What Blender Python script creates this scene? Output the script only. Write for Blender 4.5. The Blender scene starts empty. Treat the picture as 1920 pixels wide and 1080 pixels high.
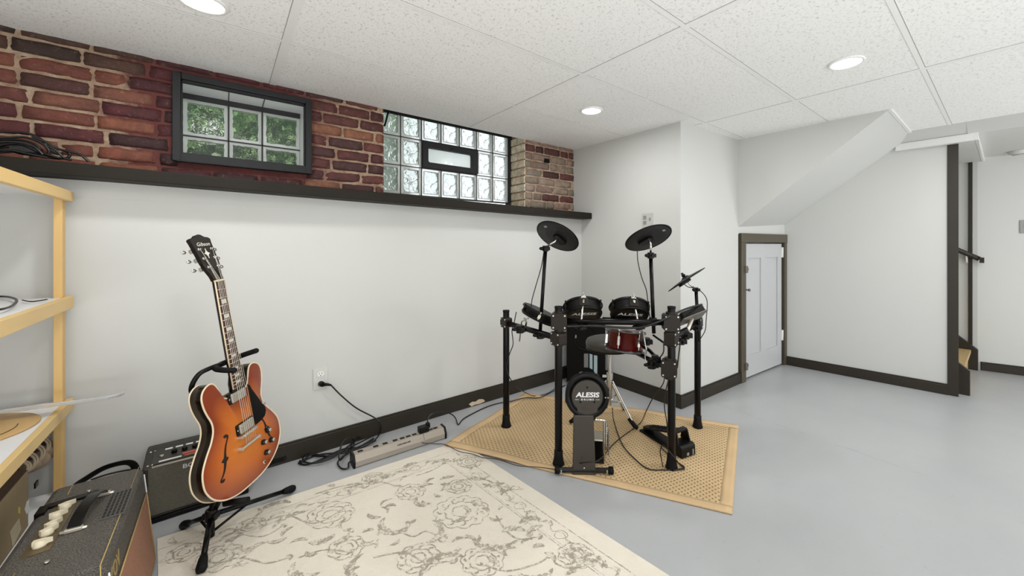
import bpy, bmesh, math, random
from mathutils import Vector, Matrix
random.seed(7)
V = Vector
SC = bpy.context.scene
COL = SC.collection
PI = math.pi

# ------------------------------------------------------------ camera
CAMH = 1.2
cam_d = bpy.data.cameras.new('camera')
cam = bpy.data.objects.new('camera', cam_d)
COL.objects.link(cam)
cam.location = (0, 0, CAMH)
cam.rotation_euler = (PI / 2, 0, -math.atan2(.65, .76))
cam_d.sensor_width = 36
cam_d.lens = 727 / 1920 * 36
cam_d.shift_x = -(1040 - 960) / 1920
cam_d.shift_y = -(540 - 458) / 1920
cam_d.clip_start = .02
SC.camera = cam
SC.view_settings.view_transform = 'Standard'
SC.view_settings.look = 'None'
SC.view_settings.exposure = -0.07

CX = V((.76, -.65, 0)); CD = V((.65, .76, 0)); CZ = V((0, 0, 1))   # right / into the room / up, seen from the doorway where the photo was taken

def ray(px, py):
    a = (px - 1040) / 727; b = (458 - py) / 727
    return CX * a + CD + CZ * b
def P0(): return V((0, 0, CAMH))
def fl(px, py, z=0.0):
    r = ray(px, py); return P0() + r * ((z - CAMH) / r.z)
def onx(px, py, x):
    r = ray(px, py); return P0() + r * (x / r.x)
def ony(px, py, y):
    r = ray(px, py); return P0() + r * (y / r.y)
def pd(px, py, d): return P0() + ray(px, py) * d
def cw(x, d, z): return CX * x + CD * d + CZ * z

# ------------------------------------------------------------ mesh builder
class MB:
    def __init__(self):
        self.v = []; self.f = []; self.mi = []; self.sm = []; self.fc = {}; self.vc = {}
    def add(self, vs, fs, mi=0, sm=False, col=None):
        o = len(self.v); self.v += [V(p) for p in vs]
        for q in fs:
            if col is not None: self.fc[len(self.f)] = col
            self.f.append([o + i for i in q]); self.mi.append(mi); self.sm.append(sm)
        return o
    def box(self, c, s, M=None, mi=0, col=None):
        c = V(c); ax = [V((1, 0, 0)), V((0, 1, 0)), V((0, 0, 1))] if M is None else [V(a).normalized() for a in M]
        vs = []
        for i in (-1, 1):
            for j in (-1, 1):
                for k in (-1, 1):
                    vs.append(c + ax[0] * (i * s[0] / 2) + ax[1] * (j * s[1] / 2) + ax[2] * (k * s[2] / 2))
        self.add(vs, [(0, 1, 3, 2), (4, 6, 7, 5), (0, 4, 5, 1), (2, 3, 7, 6), (0, 2, 6, 4), (1, 5, 7, 3)], mi, False, col)
        return self
    def bb(self, a, b, mi=0, col=None):
        a = V(a); b = V(b)
        return self.box((a + b) / 2, [abs(b[i] - a[i]) for i in range(3)], None, mi, col)
    def prism(self, poly, o, ax, ay, az, h0, h1, mi=0, sm=False, col=None):
        o = V(o); ax = V(ax); ay = V(ay); az = V(az); n = len(poly)
        vs = [o + ax * p[0] + ay * p[1] + az * h0 for p in poly] + [o + ax * p[0] + ay * p[1] + az * h1 for p in poly]
        self.add(vs, [tuple(range(n)), tuple(range(n, 2 * n))], mi, False, col)
        k = self.add(vs, [(i, (i + 1) % n, n + (i + 1) % n, n + i) for i in range(n)], mi, sm, col)
        return self
    def tube(self, pts, r, seg=8, mi=0, caps=True, sm=True, flat=1.0, up=None):
        pts = [V(p) for p in pts]; n = len(pts)
        rs = r if isinstance(r, (list, tuple)) else [r] * n
        t0 = (pts[1] - pts[0]).normalized()
        nn = V(up) if up is not None else (V((0, 0, 1)) if abs(t0.z) < .9 else V((1, 0, 0)))
        vs = []
        for i in range(n):
            a = pts[max(i - 1, 0)]; b = pts[min(i + 1, n - 1)]
            t = (b - a)
            t = t.normalized() if t.length > 1e-9 else t0
            nn = (nn - t * nn.dot(t))
            nn = nn.normalized() if nn.length > 1e-6 else t.orthogonal().normalized()
            bn = t.cross(nn)
            for k in range(seg):
                an = 2 * PI * k / seg
                vs.append(pts[i] + nn * (math.cos(an) * rs[i] * flat) + bn * (math.sin(an) * rs[i]))
        fs = [(i * seg + k, i * seg + (k + 1) % seg, (i + 1) * seg + (k + 1) % seg, (i + 1) * seg + k) for i in range(n - 1) for k in range(seg)]
        o = self.add(vs, fs, mi, sm)
        if caps:
            self.add(vs[:seg], [tuple(range(seg))], mi); self.add(vs[-seg:], [tuple(range(seg))], mi)
        return self
    def cyl(self, a, b, r, r2=None, seg=20, mi=0, sm=True):
        return self.tube([a, b], [r, r if r2 is None else r2], seg, mi, True, sm)
    def lathe(self, prof, o, axis, seg=32, mi=0, sm=True):
        o = V(o); az = V(axis).normalized(); ax = az.orthogonal().normalized(); ay = az.cross(ax)
        vs = []; n = len(prof)
        for r, h in prof:
            for k in range(seg):
                an = 2 * PI * k / seg
                vs.append(o + az * h + ax * (r * math.cos(an)) + ay * (r * math.sin(an)))
        self.add(vs, [(i * seg + k, i * seg + (k + 1) % seg, (i + 1) * seg + (k + 1) % seg, (i + 1) * seg + k) for i in range(n - 1) for k in range(seg)], mi, sm)
        if prof[0][0] > 1e-6: self.add(vs[:seg], [tuple(range(seg))], mi)
        if prof[-1][0] > 1e-6: self.add(vs[-seg:], [tuple(range(seg))], mi)
        return self
    def torus(self, o, axis, R, r, seg=32, s2=8, mi=0, a0=0, a1=2 * PI, ref=None):
        o = V(o); az = V(axis).normalized()
        ax = az.orthogonal().normalized() if ref is None else (V(ref) - az * V(ref).dot(az)).normalized()
        ay = az.cross(ax); full = abs(a1 - a0 - 2 * PI) < 1e-6
        pts = [o + ax * (R * math.cos(a0 + (a1 - a0) * i / seg)) + ay * (R * math.sin(a0 + (a1 - a0) * i / seg)) for i in range(seg + 1)]
        vs = []
        for i, p in enumerate(pts[:-1] if full else pts):
            an = a0 + (a1 - a0) * i / seg
            rd = ax * math.cos(an) + ay * math.sin(an)
            for k in range(s2):
                q = 2 * PI * k / s2
                vs.append(p + rd * (r * math.cos(q)) + az * (r * math.sin(q)))
        m = seg if full else seg + 1
        fs = [(i * s2 + k, i * s2 + (k + 1) % s2, ((i + 1) % m) * s2 + (k + 1) % s2, ((i + 1) % m) * s2 + k) for i in range(seg) for k in range(s2)]
        self.add(vs, fs, mi, True)
        return self
    def ball(self, c, r, M=None, seg=16, rings=10, mi=0):
        ax = [V((1, 0, 0)), V((0, 1, 0)), V((0, 0, 1))] if M is None else [V(a) for a in M]
        rr = r if isinstance(r, (list, tuple)) else (r, r, r)
        vs = []
        for i in range(rings + 1):
            th = PI * i / rings
            for k in range(seg):
                ph = 2 * PI * k / seg
                vs.append(V(c) + ax[0] * (rr[0] * math.sin(th) * math.cos(ph)) + ax[1] * (rr[1] * math.sin(th) * math.sin(ph)) + ax[2] * (rr[2] * math.cos(th)))
        self.add(vs, [(i * seg + k, i * seg + (k + 1) % seg, (i + 1) * seg + (k + 1) % seg, (i + 1) * seg + k) for i in range(rings) for k in range(seg)], mi, True)
        return self
    def text(self, s, o, ax, ay, size, extrude=.0005, bold=0.0, shear=0.0, mi=0, sx=1.0, align='CENTER', spacing=1.0):
        cu = bpy.data.curves.new('t', 'FONT'); cu.body = s; cu.size = 1; cu.extrude = 0; cu.offset = bold; cu.shear = shear
        cu.align_x = align; cu.align_y = 'CENTER'; cu.resolution_u = 3; cu.space_character = spacing
        ob = bpy.data.objects.new('t', cu); COL.objects.link(ob)
        bpy.context.view_layer.update()
        ev = ob.evaluated_get(bpy.context.evaluated_depsgraph_get()); me = ev.to_mesh()
        ax = V(ax).normalized(); ay = V(ay).normalized(); az = ax.cross(ay)
        vs = [V(o) + ax * (p.co.x * size * sx) + ay * (p.co.y * size) + az * extrude for p in me.vertices]
        self.add(vs, [tuple(p.vertices) for p in me.polygons], mi)
        ev.to_mesh_clear(); bpy.data.objects.remove(ob); bpy.data.curves.remove(cu)
        return self
    def build(self, name, mats, parent=None, bevel=0, seg=2, subd=0, origin=None, weld=True, recalc=True):
        xs = [p.x for p in self.v]; ys = [p.y for p in self.v]; zs = [p.z for p in self.v]
        if origin is None: origin = V(((min(xs) + max(xs)) / 2, (min(ys) + max(ys)) / 2, min(zs)))
        origin = V(origin)
        bm = bmesh.new()
        bv = [bm.verts.new(p - origin) for p in self.v]
        lay = bm.loops.layers.float_color.new('Col') if (self.fc or self.vc) else None
        for i, q in enumerate(self.f):
            try: fc = bm.faces.new([bv[k] for k in q])
            except ValueError: continue
            fc.material_index = self.mi[i]; fc.smooth = self.sm[i]
            if lay is not None:
                for lp, k in zip(fc.loops, q):
                    c = self.fc.get(i) or self.vc.get(k) or (1, 1, 1)
                    lp[lay] = (c[0], c[1], c[2], 1)
        if weld: bmesh.ops.remove_doubles(bm, verts=bm.verts, dist=1e-5)
        if recalc: bmesh.ops.recalc_face_normals(bm, faces=bm.faces)
        me = bpy.data.meshes.new(name); bm.to_mesh(me); bm.free()
        for m in (mats if isinstance(mats, (list, tuple)) else [mats]): me.materials.append(m)
        ob = bpy.data.objects.new(name, me); COL.objects.link(ob)
        place(ob, origin, parent)
        if bevel:
            b = ob.modifiers.new('bevel', 'BEVEL'); b.width = bevel; b.segments = seg; b.limit_method = 'ANGLE'; b.angle_limit = .6; b.harden_normals = False
        if subd:
            b = ob.modifiers.new('sub', 'SUBSURF'); b.levels = subd; b.render_levels = subd
        return ob

WP = {}
def place(ob, origin, parent):
    WP[ob.name] = V(origin)
    if parent is not None:
        ob.parent = parent; ob.location = V(origin) - WP[parent.name]
    else: ob.location = origin
def thing(name, loc, label=None, cat=None, group=None, kind=None):
    o = bpy.data.objects.new(name, None); COL.objects.link(o); place(o, V(loc), None); o.empty_display_size = .05
    return tag(o, label, cat, group, kind)
def tag(o, label=None, cat=None, group=None, kind=None):
    if label: o['label'] = label
    if cat: o['category'] = cat
    if group: o['group'] = group
    if kind: o['kind'] = kind
    return o
def struct(o): o['kind'] = 'structure'; return o
def smooth(P, n=8, closed=False):
    P = [V(p) for p in P]; out = []; N = len(P)
    for i in range(N if closed else N - 1):
        g = (lambda k: P[k % N]) if closed else (lambda k: P[min(max(k, 0), N - 1)])
        p0, p1, p2, p3 = g(i - 1), g(i), g(i + 1), g(i + 2)
        for k in range(n):
            t = k / n
            out.append(.5 * ((2 * p1) + (-p0 + p2) * t + (2 * p0 - 5 * p1 + 4 * p2 - p3) * t * t + (-p0 + 3 * p1 - 3 * p2 + p3) * t ** 3))
    if not closed: out.append(P[-1])
    return out
def rrect(w, h, r, n=5):
    out = []
    for cx, cy, a in ((w / 2 - r, h / 2 - r, 0), (-w / 2 + r, h / 2 - r, 90), (-w / 2 + r, -h / 2 + r, 180), (w / 2 - r, -h / 2 + r, 270)):
        for i in range(n + 1):
            t = math.radians(a + 90 * i / n); out.append((cx + r * math.cos(t), cy + r * math.sin(t)))
    return out

# ------------------------------------------------------------ materials
def srgb(r, g, b):
    f = lambda c: (c / 255 / 12.92) if c <= 10 else ((c / 255 + .055) / 1.055) ** 2.4
    return (f(r), f(g), f(b), 1)
class NT:
    def __init__(s, name):
        s.m = bpy.data.materials.new(name); s.m.use_nodes = True; s.t = s.m.node_tree; s.n = s.t.nodes
        s.b = s.n['Principled BSDF']; s.out = s.n['Material Output']
    def node(s, ty, **k):
        nd = s.n.new(ty)
        for a, b in k.items(): setattr(nd, a, b)
        return nd
    def link(s, a, b): s.t.links.new(a, b)
    def math(s, op, a, b=None, c=None):
        nd = s.node('ShaderNodeMath', operation=op)
        for i, x in enumerate((a, b, c)):
            if x is None: continue
            if isinstance(x, (int, float)): nd.inputs[i].default_value = x
            else: s.link(x, nd.inputs[i])
        return nd.outputs[0]
    def obj(s, rotz=0, scale=(1, 1, 1)):
        tc = s.node('ShaderNodeTexCoord'); mp = s.node('ShaderNodeMapping')
        mp.inputs['Rotation'].default_value = (0, 0, rotz); mp.inputs['Scale'].default_value = scale
        s.link(tc.outputs['Object'], mp.inputs[0]); return mp.outputs[0]
    def noise(s, vec, scale, detail=3, rough=.5, dist=0):
        nd = s.node('ShaderNodeTexNoise'); nd.inputs['Scale'].default_value = scale; nd.inputs['Detail'].default_value = detail
        nd.inputs['Roughness'].default_value = rough; nd.inputs['Distortion'].default_value = dist
        s.link(vec, nd.inputs['Vector']); return nd.outputs[0]
    def ramp(s, fac, stops):
        nd = s.node('ShaderNodeValToRGB'); e = nd.color_ramp.elements
        while len(e) < len(stops): e.new(.5)
        for i, (p, c) in enumerate(stops): e[i].position = p; e[i].color = c if len(c) == 4 else (*c, 1)
        s.link(fac, nd.inputs[0]); return nd.outputs[0]
    def mix(s, fac, a, b, blend='MIX'):
        nd = s.node('ShaderNodeMix', data_type='RGBA', blend_type=blend)
        for sock, x in ((nd.inputs[0], fac), (nd.inputs[6], a), (nd.inputs[7], b)):
            if isinstance(x, (int, float)): sock.default_value = x
            elif isinstance(x, tuple): sock.default_value = x
            else: s.link(x, sock)
        return nd.outputs[2]
    def bump(s, h, strength=.3, dist=.002):
        nd = s.node('ShaderNodeBump'); nd.inputs['Strength'].default_value = strength; nd.inputs['Distance'].default_value = dist
        s.link(h, nd.inputs['Height']); s.link(nd.outputs[0], s.b.inputs['Normal']); return nd
    def set(s, col=None, rough=None, metal=None, **k):
        if col is not None:
            if isinstance(col, tuple): s.b.inputs['Base Color'].default_value = col
            else: s.link(col, s.b.inputs['Base Color'])
        if rough is not None:
            if isinstance(rough, (int, float)): s.b.inputs['Roughness'].default_value = rough
            else: s.link(rough, s.b.inputs['Roughness'])
        if metal is not None: s.b.inputs['Metallic'].default_value = metal
        for a, b in k.items(): s.b.inputs[a.replace('_', ' ')].default_value = b
        return s
def dk(c, k): return (c[0] * k, c[1] * k, c[2] * k, 1)
def mat(name, rgb, rough=.5, metal=0, var=.12, vs=12, bump=0, bs=300, bd=.0006, stretch=(1, 1, 1), **k):
    t = NT(name); c = srgb(*rgb); vec = t.obj(scale=stretch)
    col = t.mix(t.noise(vec, vs, 4), dk(c, 1 - var), dk(c, 1 + var))
    t.set(col, rough, metal, **k)
    if bump: t.bump(t.noise(vec, bs, 2), bump, bd)
    return t.m

WHITE = mat('painted_wall', (205, 206, 203), .55, var=.015, vs=1.5, bump=.15, bs=60, bd=.001)
WHITE2 = mat('drywall', (206, 207, 204), .6, var=.012, vs=2)
TRIMW = mat('white_trim', (236, 236, 234), .35, var=.01)
DARKW = mat('dark_painted_wood', (38, 31, 20), .5, var=.25, vs=9, bump=.25, bs=40, bd=.001)
DARKL = mat('dark_ledge_paint', (34, 30, 24), .6, var=.25, vs=6, bump=.3, bs=30, bd=.0015, Specular_IOR_Level=.2)
CASING = mat('olive_brown_casing', (80, 73, 58), .4, var=.12, vs=8)
FRAMEM = mat('charcoal_window_frame', (36, 37, 38), .55, var=.08, Specular_IOR_Level=.25)
BLACKM = mat('black_powder_coat', (9, 8, 8), .3, .0, var=.2, vs=30, bump=.1, bs=400, Specular_IOR_Level=.22)
BLACKP = mat('black_plastic', (12, 11, 10), .42, var=.15, vs=40, bump=.1, bs=300, Specular_IOR_Level=.25)
BROWNP = mat('dark_bronze_plastic', (36, 30, 24), .42, var=.12, vs=30, Specular_IOR_Level=.25)
RUBBER = mat('black_rubber', (9, 9, 9), .6, Specular_IOR_Level=.2, var=.2, vs=50, bump=.15, bs=200)
CABLE = mat('black_cable', (12, 11, 11), .38, var=.1)
CABLEG = mat('grey_cable', (70, 70, 72), .4, var=.1)
CHROME = mat('chrome', (205, 203, 198), .16, 1, var=.05, vs=30)
NICKEL = mat('brushed_nickel', (214, 208, 196), .38, .75, var=.08, vs=60)
CREAMP = mat('cream_plastic', (222, 212, 186), .4, var=.04)
WPLAST = mat('white_plastic', (208, 208, 205), .35, var=.02)
GOLD = mat('gold_piping', (178, 152, 96), .4, .35, var=.1, vs=40)
WHITEINK = mat('white_print', (225, 225, 225), .5, var=.03)
GREYINK = mat('grey_print', (140, 140, 138), .5, var=.05)
# ------------------------------------------------------------ room shell materials
def m_floor():
    t = NT('painted_concrete_floor'); v = t.obj()
    base = t.ramp(t.noise(v, 1.1, 5, .6), [(.3, srgb(168, 170, 172)), (.7, srgb(178, 180, 181))])
    sp = t.ramp(t.noise(v, 38, 3, .6), [(.66, (0, 0, 0, 1)), (.74, (1, 1, 1, 1))])
    col = t.mix(t.math('MULTIPLY', sp, .22), base, srgb(120, 126, 132))
    # fine crack running away across the slab
    sep = t.node('ShaderNodeSeparateXYZ'); t.link(v, sep.inputs[0])
    a = fl(1345, 758); b = fl(1730, 890); d = (b - a).normalized(); n = V((-d.y, d.x, 0))
    wob = t.math('MULTIPLY', t.math('SUBTRACT', t.noise(v, 6, 4, .6), .5), .09)
    dist = t.math('ADD', t.math('ADD', t.math('MULTIPLY', sep.outputs[0], n.x), t.math('MULTIPLY', sep.outputs[1], n.y)), t.math('ADD', wob, -(a.x * n.x + a.y * n.y)))
    al = t.math('ADD', t.math('MULTIPLY', sep.outputs[0], d.x), t.math('MULTIPLY', sep.outputs[1], d.y))
    a0 = a.x * d.x + a.y * d.y; a1 = b.x * d.x + b.y * d.y
    mk = t.math('MULTIPLY', t.math('LESS_THAN', t.math('ABSOLUTE', dist), .0022), t.math('MULTIPLY', t.math('GREATER_THAN', al, a0), t.math('LESS_THAN', al, a1)))
    brk = t.math('GREATER_THAN', t.noise(v, 9, 2), .47)
    col = t.mix(t.math('MULTIPLY', t.math('MULTIPLY', mk, brk), .45), col, srgb(110, 116, 122))
    t.set(col, t.ramp(t.noise(v, 3, 3), [(.3, (.30,) * 3), (.7, (.42,) * 3)]))
    t.bump(t.noise(v, 14, 5, .6), .12, .004)
    return t.m
FLOOR = m_floor()
def m_tile():
    t = NT('fissured_ceiling_tile'); v = t.obj(scale=(1, .75, 1))
    n = t.noise(v, 120, 3, .6, .8); fi = t.ramp(n, [(.575, (0, 0, 0, 1)), (.64, (1, 1, 1, 1))])
    n2 = t.noise(v, 260, 1, .5)
    col = t.mix(t.math('MULTIPLY', fi, .42), t.mix(n2, srgb(243, 243, 241), srgb(251, 251, 249)), srgb(158, 156, 150))
    t.set(col, .85); t.bump(t.math('ADD', t.math('MULTIPLY', fi, -1.0), t.math('MULTIPLY', n2, .3)), .5, .002)
    return t.m
TILE = m_tile()
GRIDW = mat('grid_bar_white', (243, 243, 241), .35, var=.01)
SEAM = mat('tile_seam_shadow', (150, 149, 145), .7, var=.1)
def m_brick():
    t = NT('old_brick'); v = t.obj()
    at = t.node('ShaderNodeAttribute', attribute_name='Col')
    col = t.mix(t.noise(v, 22, 5, .65), at.outputs[0], (.02, .012, .01, 1))
    dirt = t.ramp(t.noise(v, 12, 7, .75, .6), [(.40, (0, 0, 0, 1)), (.62, (1, 1, 1, 1))])
    col = t.mix(t.math('MULTIPLY', dirt, .62), at.outputs[0], t.mix(.5, col, srgb(44, 28, 24)))
    eff = t.ramp(t.noise(v, 42, 6, .8), [(.56, (0, 0, 0, 1)), (.72, (1, 1, 1, 1))])
    col = t.mix(t.math('MULTIPLY', eff, .42), col, srgb(176, 150, 126))
    t.set(col, .72); t.bump(t.noise(v, 55, 6, .7), .7, .006)
    return t.m
BRICK = m_brick()
def m_mortar():
    t = NT('rough_mortar'); v = t.obj()
    col = t.ramp(t.noise(v, 16, 6, .7), [(.25, srgb(122, 92, 74)), (.5, srgb(172, 146, 122)), (.75, srgb(200, 184, 160))])
    sep = t.node('ShaderNodeSeparateXYZ'); tc = t.node('ShaderNodeNewGeometry'); t.link(tc.outputs['Position'], sep.inputs[0])
    nz = t.math('MULTIPLY', t.math('SUBTRACT', t.noise(v, 9, 5, .7), .5), .45)
    x = t.math('ADD', sep.outputs[0], nz)
    # maroon paint brushed on the wall round the small window
    m1 = t.ramp(x, [(.0, (0, 0, 0, 1)), (1, (0, 0, 0, 1))])
    a = t.node('ShaderNodeMapRange'); t.link(x, a.inputs[0]); a.inputs[1].default_value = -.42; a.inputs[2].default_value = -.33
    b = t.node('ShaderNodeMapRange'); t.link(x, b.inputs[0]); b.inputs[1].default_value = .62; b.inputs[2].default_value = .36
    col = t.mix(t.math('MULTIPLY', t.math('MULTIPLY', a.outputs[0], b.outputs[0]), .9), col, t.mix(t.noise(v, 14, 4), srgb(58, 22, 26), srgb(112, 30, 38)))
    t.set(col, .8); t.bump(t.noise(v, 70, 6, .7), .9, .008)
    return t.m
MORTAR = m_mortar()

def wall_prism(name, poly, z0, z1, m):
    return struct(MB().prism(poly, (0, 0, 0), (1, 0, 0), (0, 1, 0), (0, 0, 1), z0, z1).build(name, m))

# ------------------------------------------------------------ floor, ceiling
ZC = 2.1
struct(MB().bb((-1.75, -2.6, -.12), (6.9, 3.3, 0)).build('floor', FLOOR, origin=(0, 0, 0)))
struct(MB().bb((-1.75, -2.6, ZC), (4.15, 2.70, ZC + .1)).build('ceiling', TILE, origin=(0, 0, ZC)))
# plastered strip that drops to the lower plaster ceiling beyond the tiles
struct(MB().prism([(4.15, 2.1), (4.33, 2.04), (6.6, 2.015), (6.6, 2.2), (4.15, 2.2)], (0, 0, 0), (1, 0, 0), (0, 0, 1), (0, 1, 0), -2.6, .20).prism([(4.15, 2.1), (4.36, 2.035), (4.36, 2.2), (4.15, 2.2)], (0, 0, 0), (1, 0, 0), (0, 0, 1), (0, 1, 0), .20, .60).build('ceiling_plaster', WHITE2))
gx = [-1.02, .212, 1.452, 2.727]; gy = [2.085, 1.466, .868, .284, -.33, -.94, -1.55, -2.16]
g = MB()
for y in gy: g.bb((-1.75, y - .010, ZC - .0025), (4.15, y + .010, ZC + .004))
for x in gx: g.bb((x - .015, -2.6, ZC - .003), (x + .015, 2.69, ZC + .004))
struct(g.build('trim_1', GRIDW)) ['label'] = 'white metal grid bars of the suspended ceiling'
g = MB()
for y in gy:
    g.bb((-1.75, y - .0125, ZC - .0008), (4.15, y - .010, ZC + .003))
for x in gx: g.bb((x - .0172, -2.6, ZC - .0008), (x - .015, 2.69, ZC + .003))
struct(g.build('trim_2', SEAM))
MB  # small scuffs on the tiles are left to the tile texture

# ------------------------------------------------------------ long wall, ledge, brick
YA = 2.59
struct(MB().bb((-1.75, YA, 0), (2.56, 2.95, 1.44)).build('wall_left', WHITE))
lz = lambda x: 1.523 - .0155 * x
l = MB()
vs = []
for x in (-1.75, 2.545):
    zt = lz(x)
    for (y, z) in ((2.454, zt), (2.454, zt - .054), (2.60, zt - .054), (2.72, zt - .054), (2.72, zt)): vs.append((x, y, z))
l.add(vs, [(0, 1, 2, 3, 4), (5, 6, 7, 8, 9)] + [(i, (i + 1) % 5, 5 + (i + 1) % 5, 5 + i) for i in range(5)])
struct(l.build('trim_3', DARKL, bevel=.004))['label'] = 'long dark wooden ledge along the top of the white wall'
struct(MB().bb((-1.75, 2.588, 1.40), (2.545, 2.594, 1.475)).build('trim_12', WHITE))

W1 = (-.17, .375, 1.63, 2.035); W2 = (.805, 1.975, 1.45, 2.2)
mo = MB(); YB = 2.699
for (x0, x1, z0, z1) in ((-1.75, W1[0], 1.42, 2.25), (W1[0], W1[1], 1.42, W1[2]), (W1[0], W1[1], W1[3], 2.25), (W1[1], W2[0], 1.42, 2.25), (W2[1], 2.56, 1.42, 2.25), (W2[0], W2[1], 2.2, 2.25), (W2[0], W2[1], 1.42, 1.45)):
    mo.bb((x0, YB, z0), (x1, 2.97, z1))
struct(mo.build('wall_left_mortar', MORTAR, weld=False))
def brick_col(x, row, z):
    R = random.random
    if x > 1.97:   # the pier by the corner: faded tan and pink with a few dark courses
        if row in (2, 5, 8) and R() < .75: return srgb(*random.choice([(104, 52, 46), (116, 56, 48), (86, 44, 40)]))[:3]
        return srgb(*random.choice([(176, 152, 130), (160, 130, 112), (176, 136, 118), (154, 138, 118)]))[:3]
    if x > .375:
        if R() < .09: return srgb(168, 100, 62)[:3]
        return srgb(*random.choice([(108, 48, 42), (116, 56, 48), (98, 42, 42), (120, 64, 54), (88, 46, 44), (126, 60, 50)]))[:3]
    if x > -.33: return srgb(*random.choice([(98, 28, 36), (84, 26, 32), (66, 26, 30)]))[:3]
    if z > 2.0: return srgb(*random.choice([(86, 54, 38), (66, 42, 32), (96, 60, 42)]))[:3]
    c = random.choice([(150, 74, 46), (158, 84, 50), (138, 66, 44), (124, 58, 42), (96, 48, 40), (78, 46, 38), (108, 36, 38), (144, 80, 54), (90, 50, 42)])
    return srgb(*c)[:3]
def brick_block(mb, x0, x1, z0, z1, col, y=2.69):
    g_ = sum(col) / 3; col = tuple((c * .80 + g_ * .20) * .82 for c in col)
    nx = max(2, int((x1 - x0) / .03)); nz = 4; dep = .03 + 0
    off = random.uniform(-.003, .003); vs = []
    j = lambda s: random.uniform(-s, s)
    for i in range(nx + 1):
        for k in range(nz + 1):
            e = (i in (0, nx)) or (k in (0, nz)); c = (i in (0, nx)) and (k in (0, nz))
            vs.append((x0 + (x1 - x0) * i / nx + j(.003) + (.0025 if c and i == 0 else -.0025 if c else 0), y + off + (.0062 if e else 0) + j(.0028), z0 + (z1 - z0) * k / nz + j(.0022) + (.001 if c and k == 0 else -.001 if c else 0)))
    n = len(vs); W = nz + 1
    fs = [(i * W + k, (i + 1) * W + k, (i + 1) * W + k + 1, i * W + k + 1) for i in range(nx) for k in range(nz)]
    rim = [k for k in range(W)] + [i * W + nz for i in range(1, nx + 1)] + [nx * W + k for k in range(nz - 1, -1, -1)] + [i * W for i in range(nx - 1, 0, -1)]
    back = [(vs[r][0], y + dep, vs[r][2]) for r in rim]
    vs += back; m = len(rim)
    fs += [(rim[q], rim[(q + 1) % m], n + (q + 1) % m, n + q) for q in range(m)]
    mb.add(vs, fs, 0, True, col)
bk = MB(); row = 0; z = 1.452
RH = .0695
while z < 2.12:
    x = -1.75 + (.1 if row % 2 else 0) + random.uniform(-.02, .02)
    while x < 2.545:
        L = .19 + random.uniform(-.012, .012)
        if random.random() < .15: L = .09
        if x > .375: L *= .97
        a, b = x, min(x + L, 2.543)
        segs = [(a, b)]
        for (h0, h1, hz0, hz1) in (W1, W2):
            if z + RH > hz0 + .01 and z < hz1 - .01:
                ns = []
                for (p, q) in segs:
                    if q <= h0 or p >= h1: ns.append((p, q))
                    else:
                        if p < h0: ns.append((p, h0))
                        if q > h1: ns.append((h1, q))
                segs = ns
        for (p, q) in segs:
            if q - p > .03:
                z1 = z + RH - .013
                brick_block(bk, p, q, z, z1, (.012, .014, .012) if (row == 7 and 2.24 < p < 2.36 and q - p < .2 and False) else brick_col((p + q) / 2, row, z))
        x += L + random.uniform(.009, .015)
    z += RH; row += 1
# the splayed side of the big opening
zz = 1.452; k = 0
while zz < 2.14:
    lit_reveal_cols = [(250, 240, 216), (244, 232, 204), (232, 216, 186)]  # pale tan brick, lightened further to paint in the window light
    ysplit = 2.80 if k % 2 else 2.90
    for (y0, y1) in ((2.70, ysplit), (ysplit + .012, 2.93)):
        if y1 - y0 > .02: bk.bb((1.966, y0, zz), (1.985, y1, zz + RH - .013), 0, srgb(*random.choice(lit_reveal_cols))[:3])
        if y1 - y0 > .02: bk.bb((.79, y0, zz), (.812, y1, zz + RH - .013), 0, srgb(120, 60, 50)[:3])
    zz += RH; k += 1
struct(bk.build('wall_left_upper', BRICK, weld=False, recalc=True))
vent_b = MB().bb((2.175, 2.684, 1.93), (2.235, 2.694, 1.968)).build('vent_hole', BLACKM, None, bevel=.003)
tag(vent_b, 'small black square patch set in the brick pier by the corner', 'vent')

# ------------------------------------------------------------ other walls
wall_prism('wall_corner', [(2.545, 3.25), (2.545, 1.558), (3.375, 1.512), (3.375, 3.25)], 0, 2.2, WHITE)
T = V((.9977, -.0686, 0)); N = V((-.0686, -.9977, 0)); DP = V((3.375, 1.512, 0))
# wall that holds the little door
dw = MB()
dw.box(DP + T * .48 - N * .03 + V((0, 0, 1.375)), (.98, .05, .17), (T, N, (0, 0, 1)))
dw.box(DP + T * .47 - N * .24 + V((0, 0, .7)), (.94, .04, 1.4), (T, N, (0, 0, 1)))
struct(dw.build('wall_door', WHITE))
# boxed-in underside of the upper stairs
blk = MB()
blk.prism([(1.60, 1.295), (1.525, 1.343), (.50, 2.11), (.50, 2.2), (1.60, 2.2)], (0, 0, 0), (0, 1, 0), (0, 0, 1), (1, 0, 0), 3.375, 4.46)
struct(blk.build('wall_stair_soffit', WHITE2))
struct(MB().bb((3.375, .500, 2.091), (4.34, .522, 2.104)).build('trim_4', TRIMW, bevel=.003))
# under-stair wall D and its end post
A = V((4.272, 1.47, 0)); B = V((4.397, .262, 0)); dD = (B - A).normalized(); nD = V((-dD.y, dD.x, 0))
if nD.x > 0: nD = -nD
wD = MB(); wD.box((A + B) / 2 - nD * .04 + V((0, 0, 1.05)), ((B - A).length, .08, 2.1), (dD, nD, (0, 0, 1)))
struct(wD.build('wall_right', WHITE2))
ps = MB(); c = B - dD * .022 + nD * .006
ps.box(c + V((0, 0, 1.0)) - nD * .02, (.062, .05, 1.995), (dD, nD, (0, 0, 1)))
struct(ps.build('trim_5', DARKW, bevel=.002))['label'] = 'dark wooden end post of the under stair wall'
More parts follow.
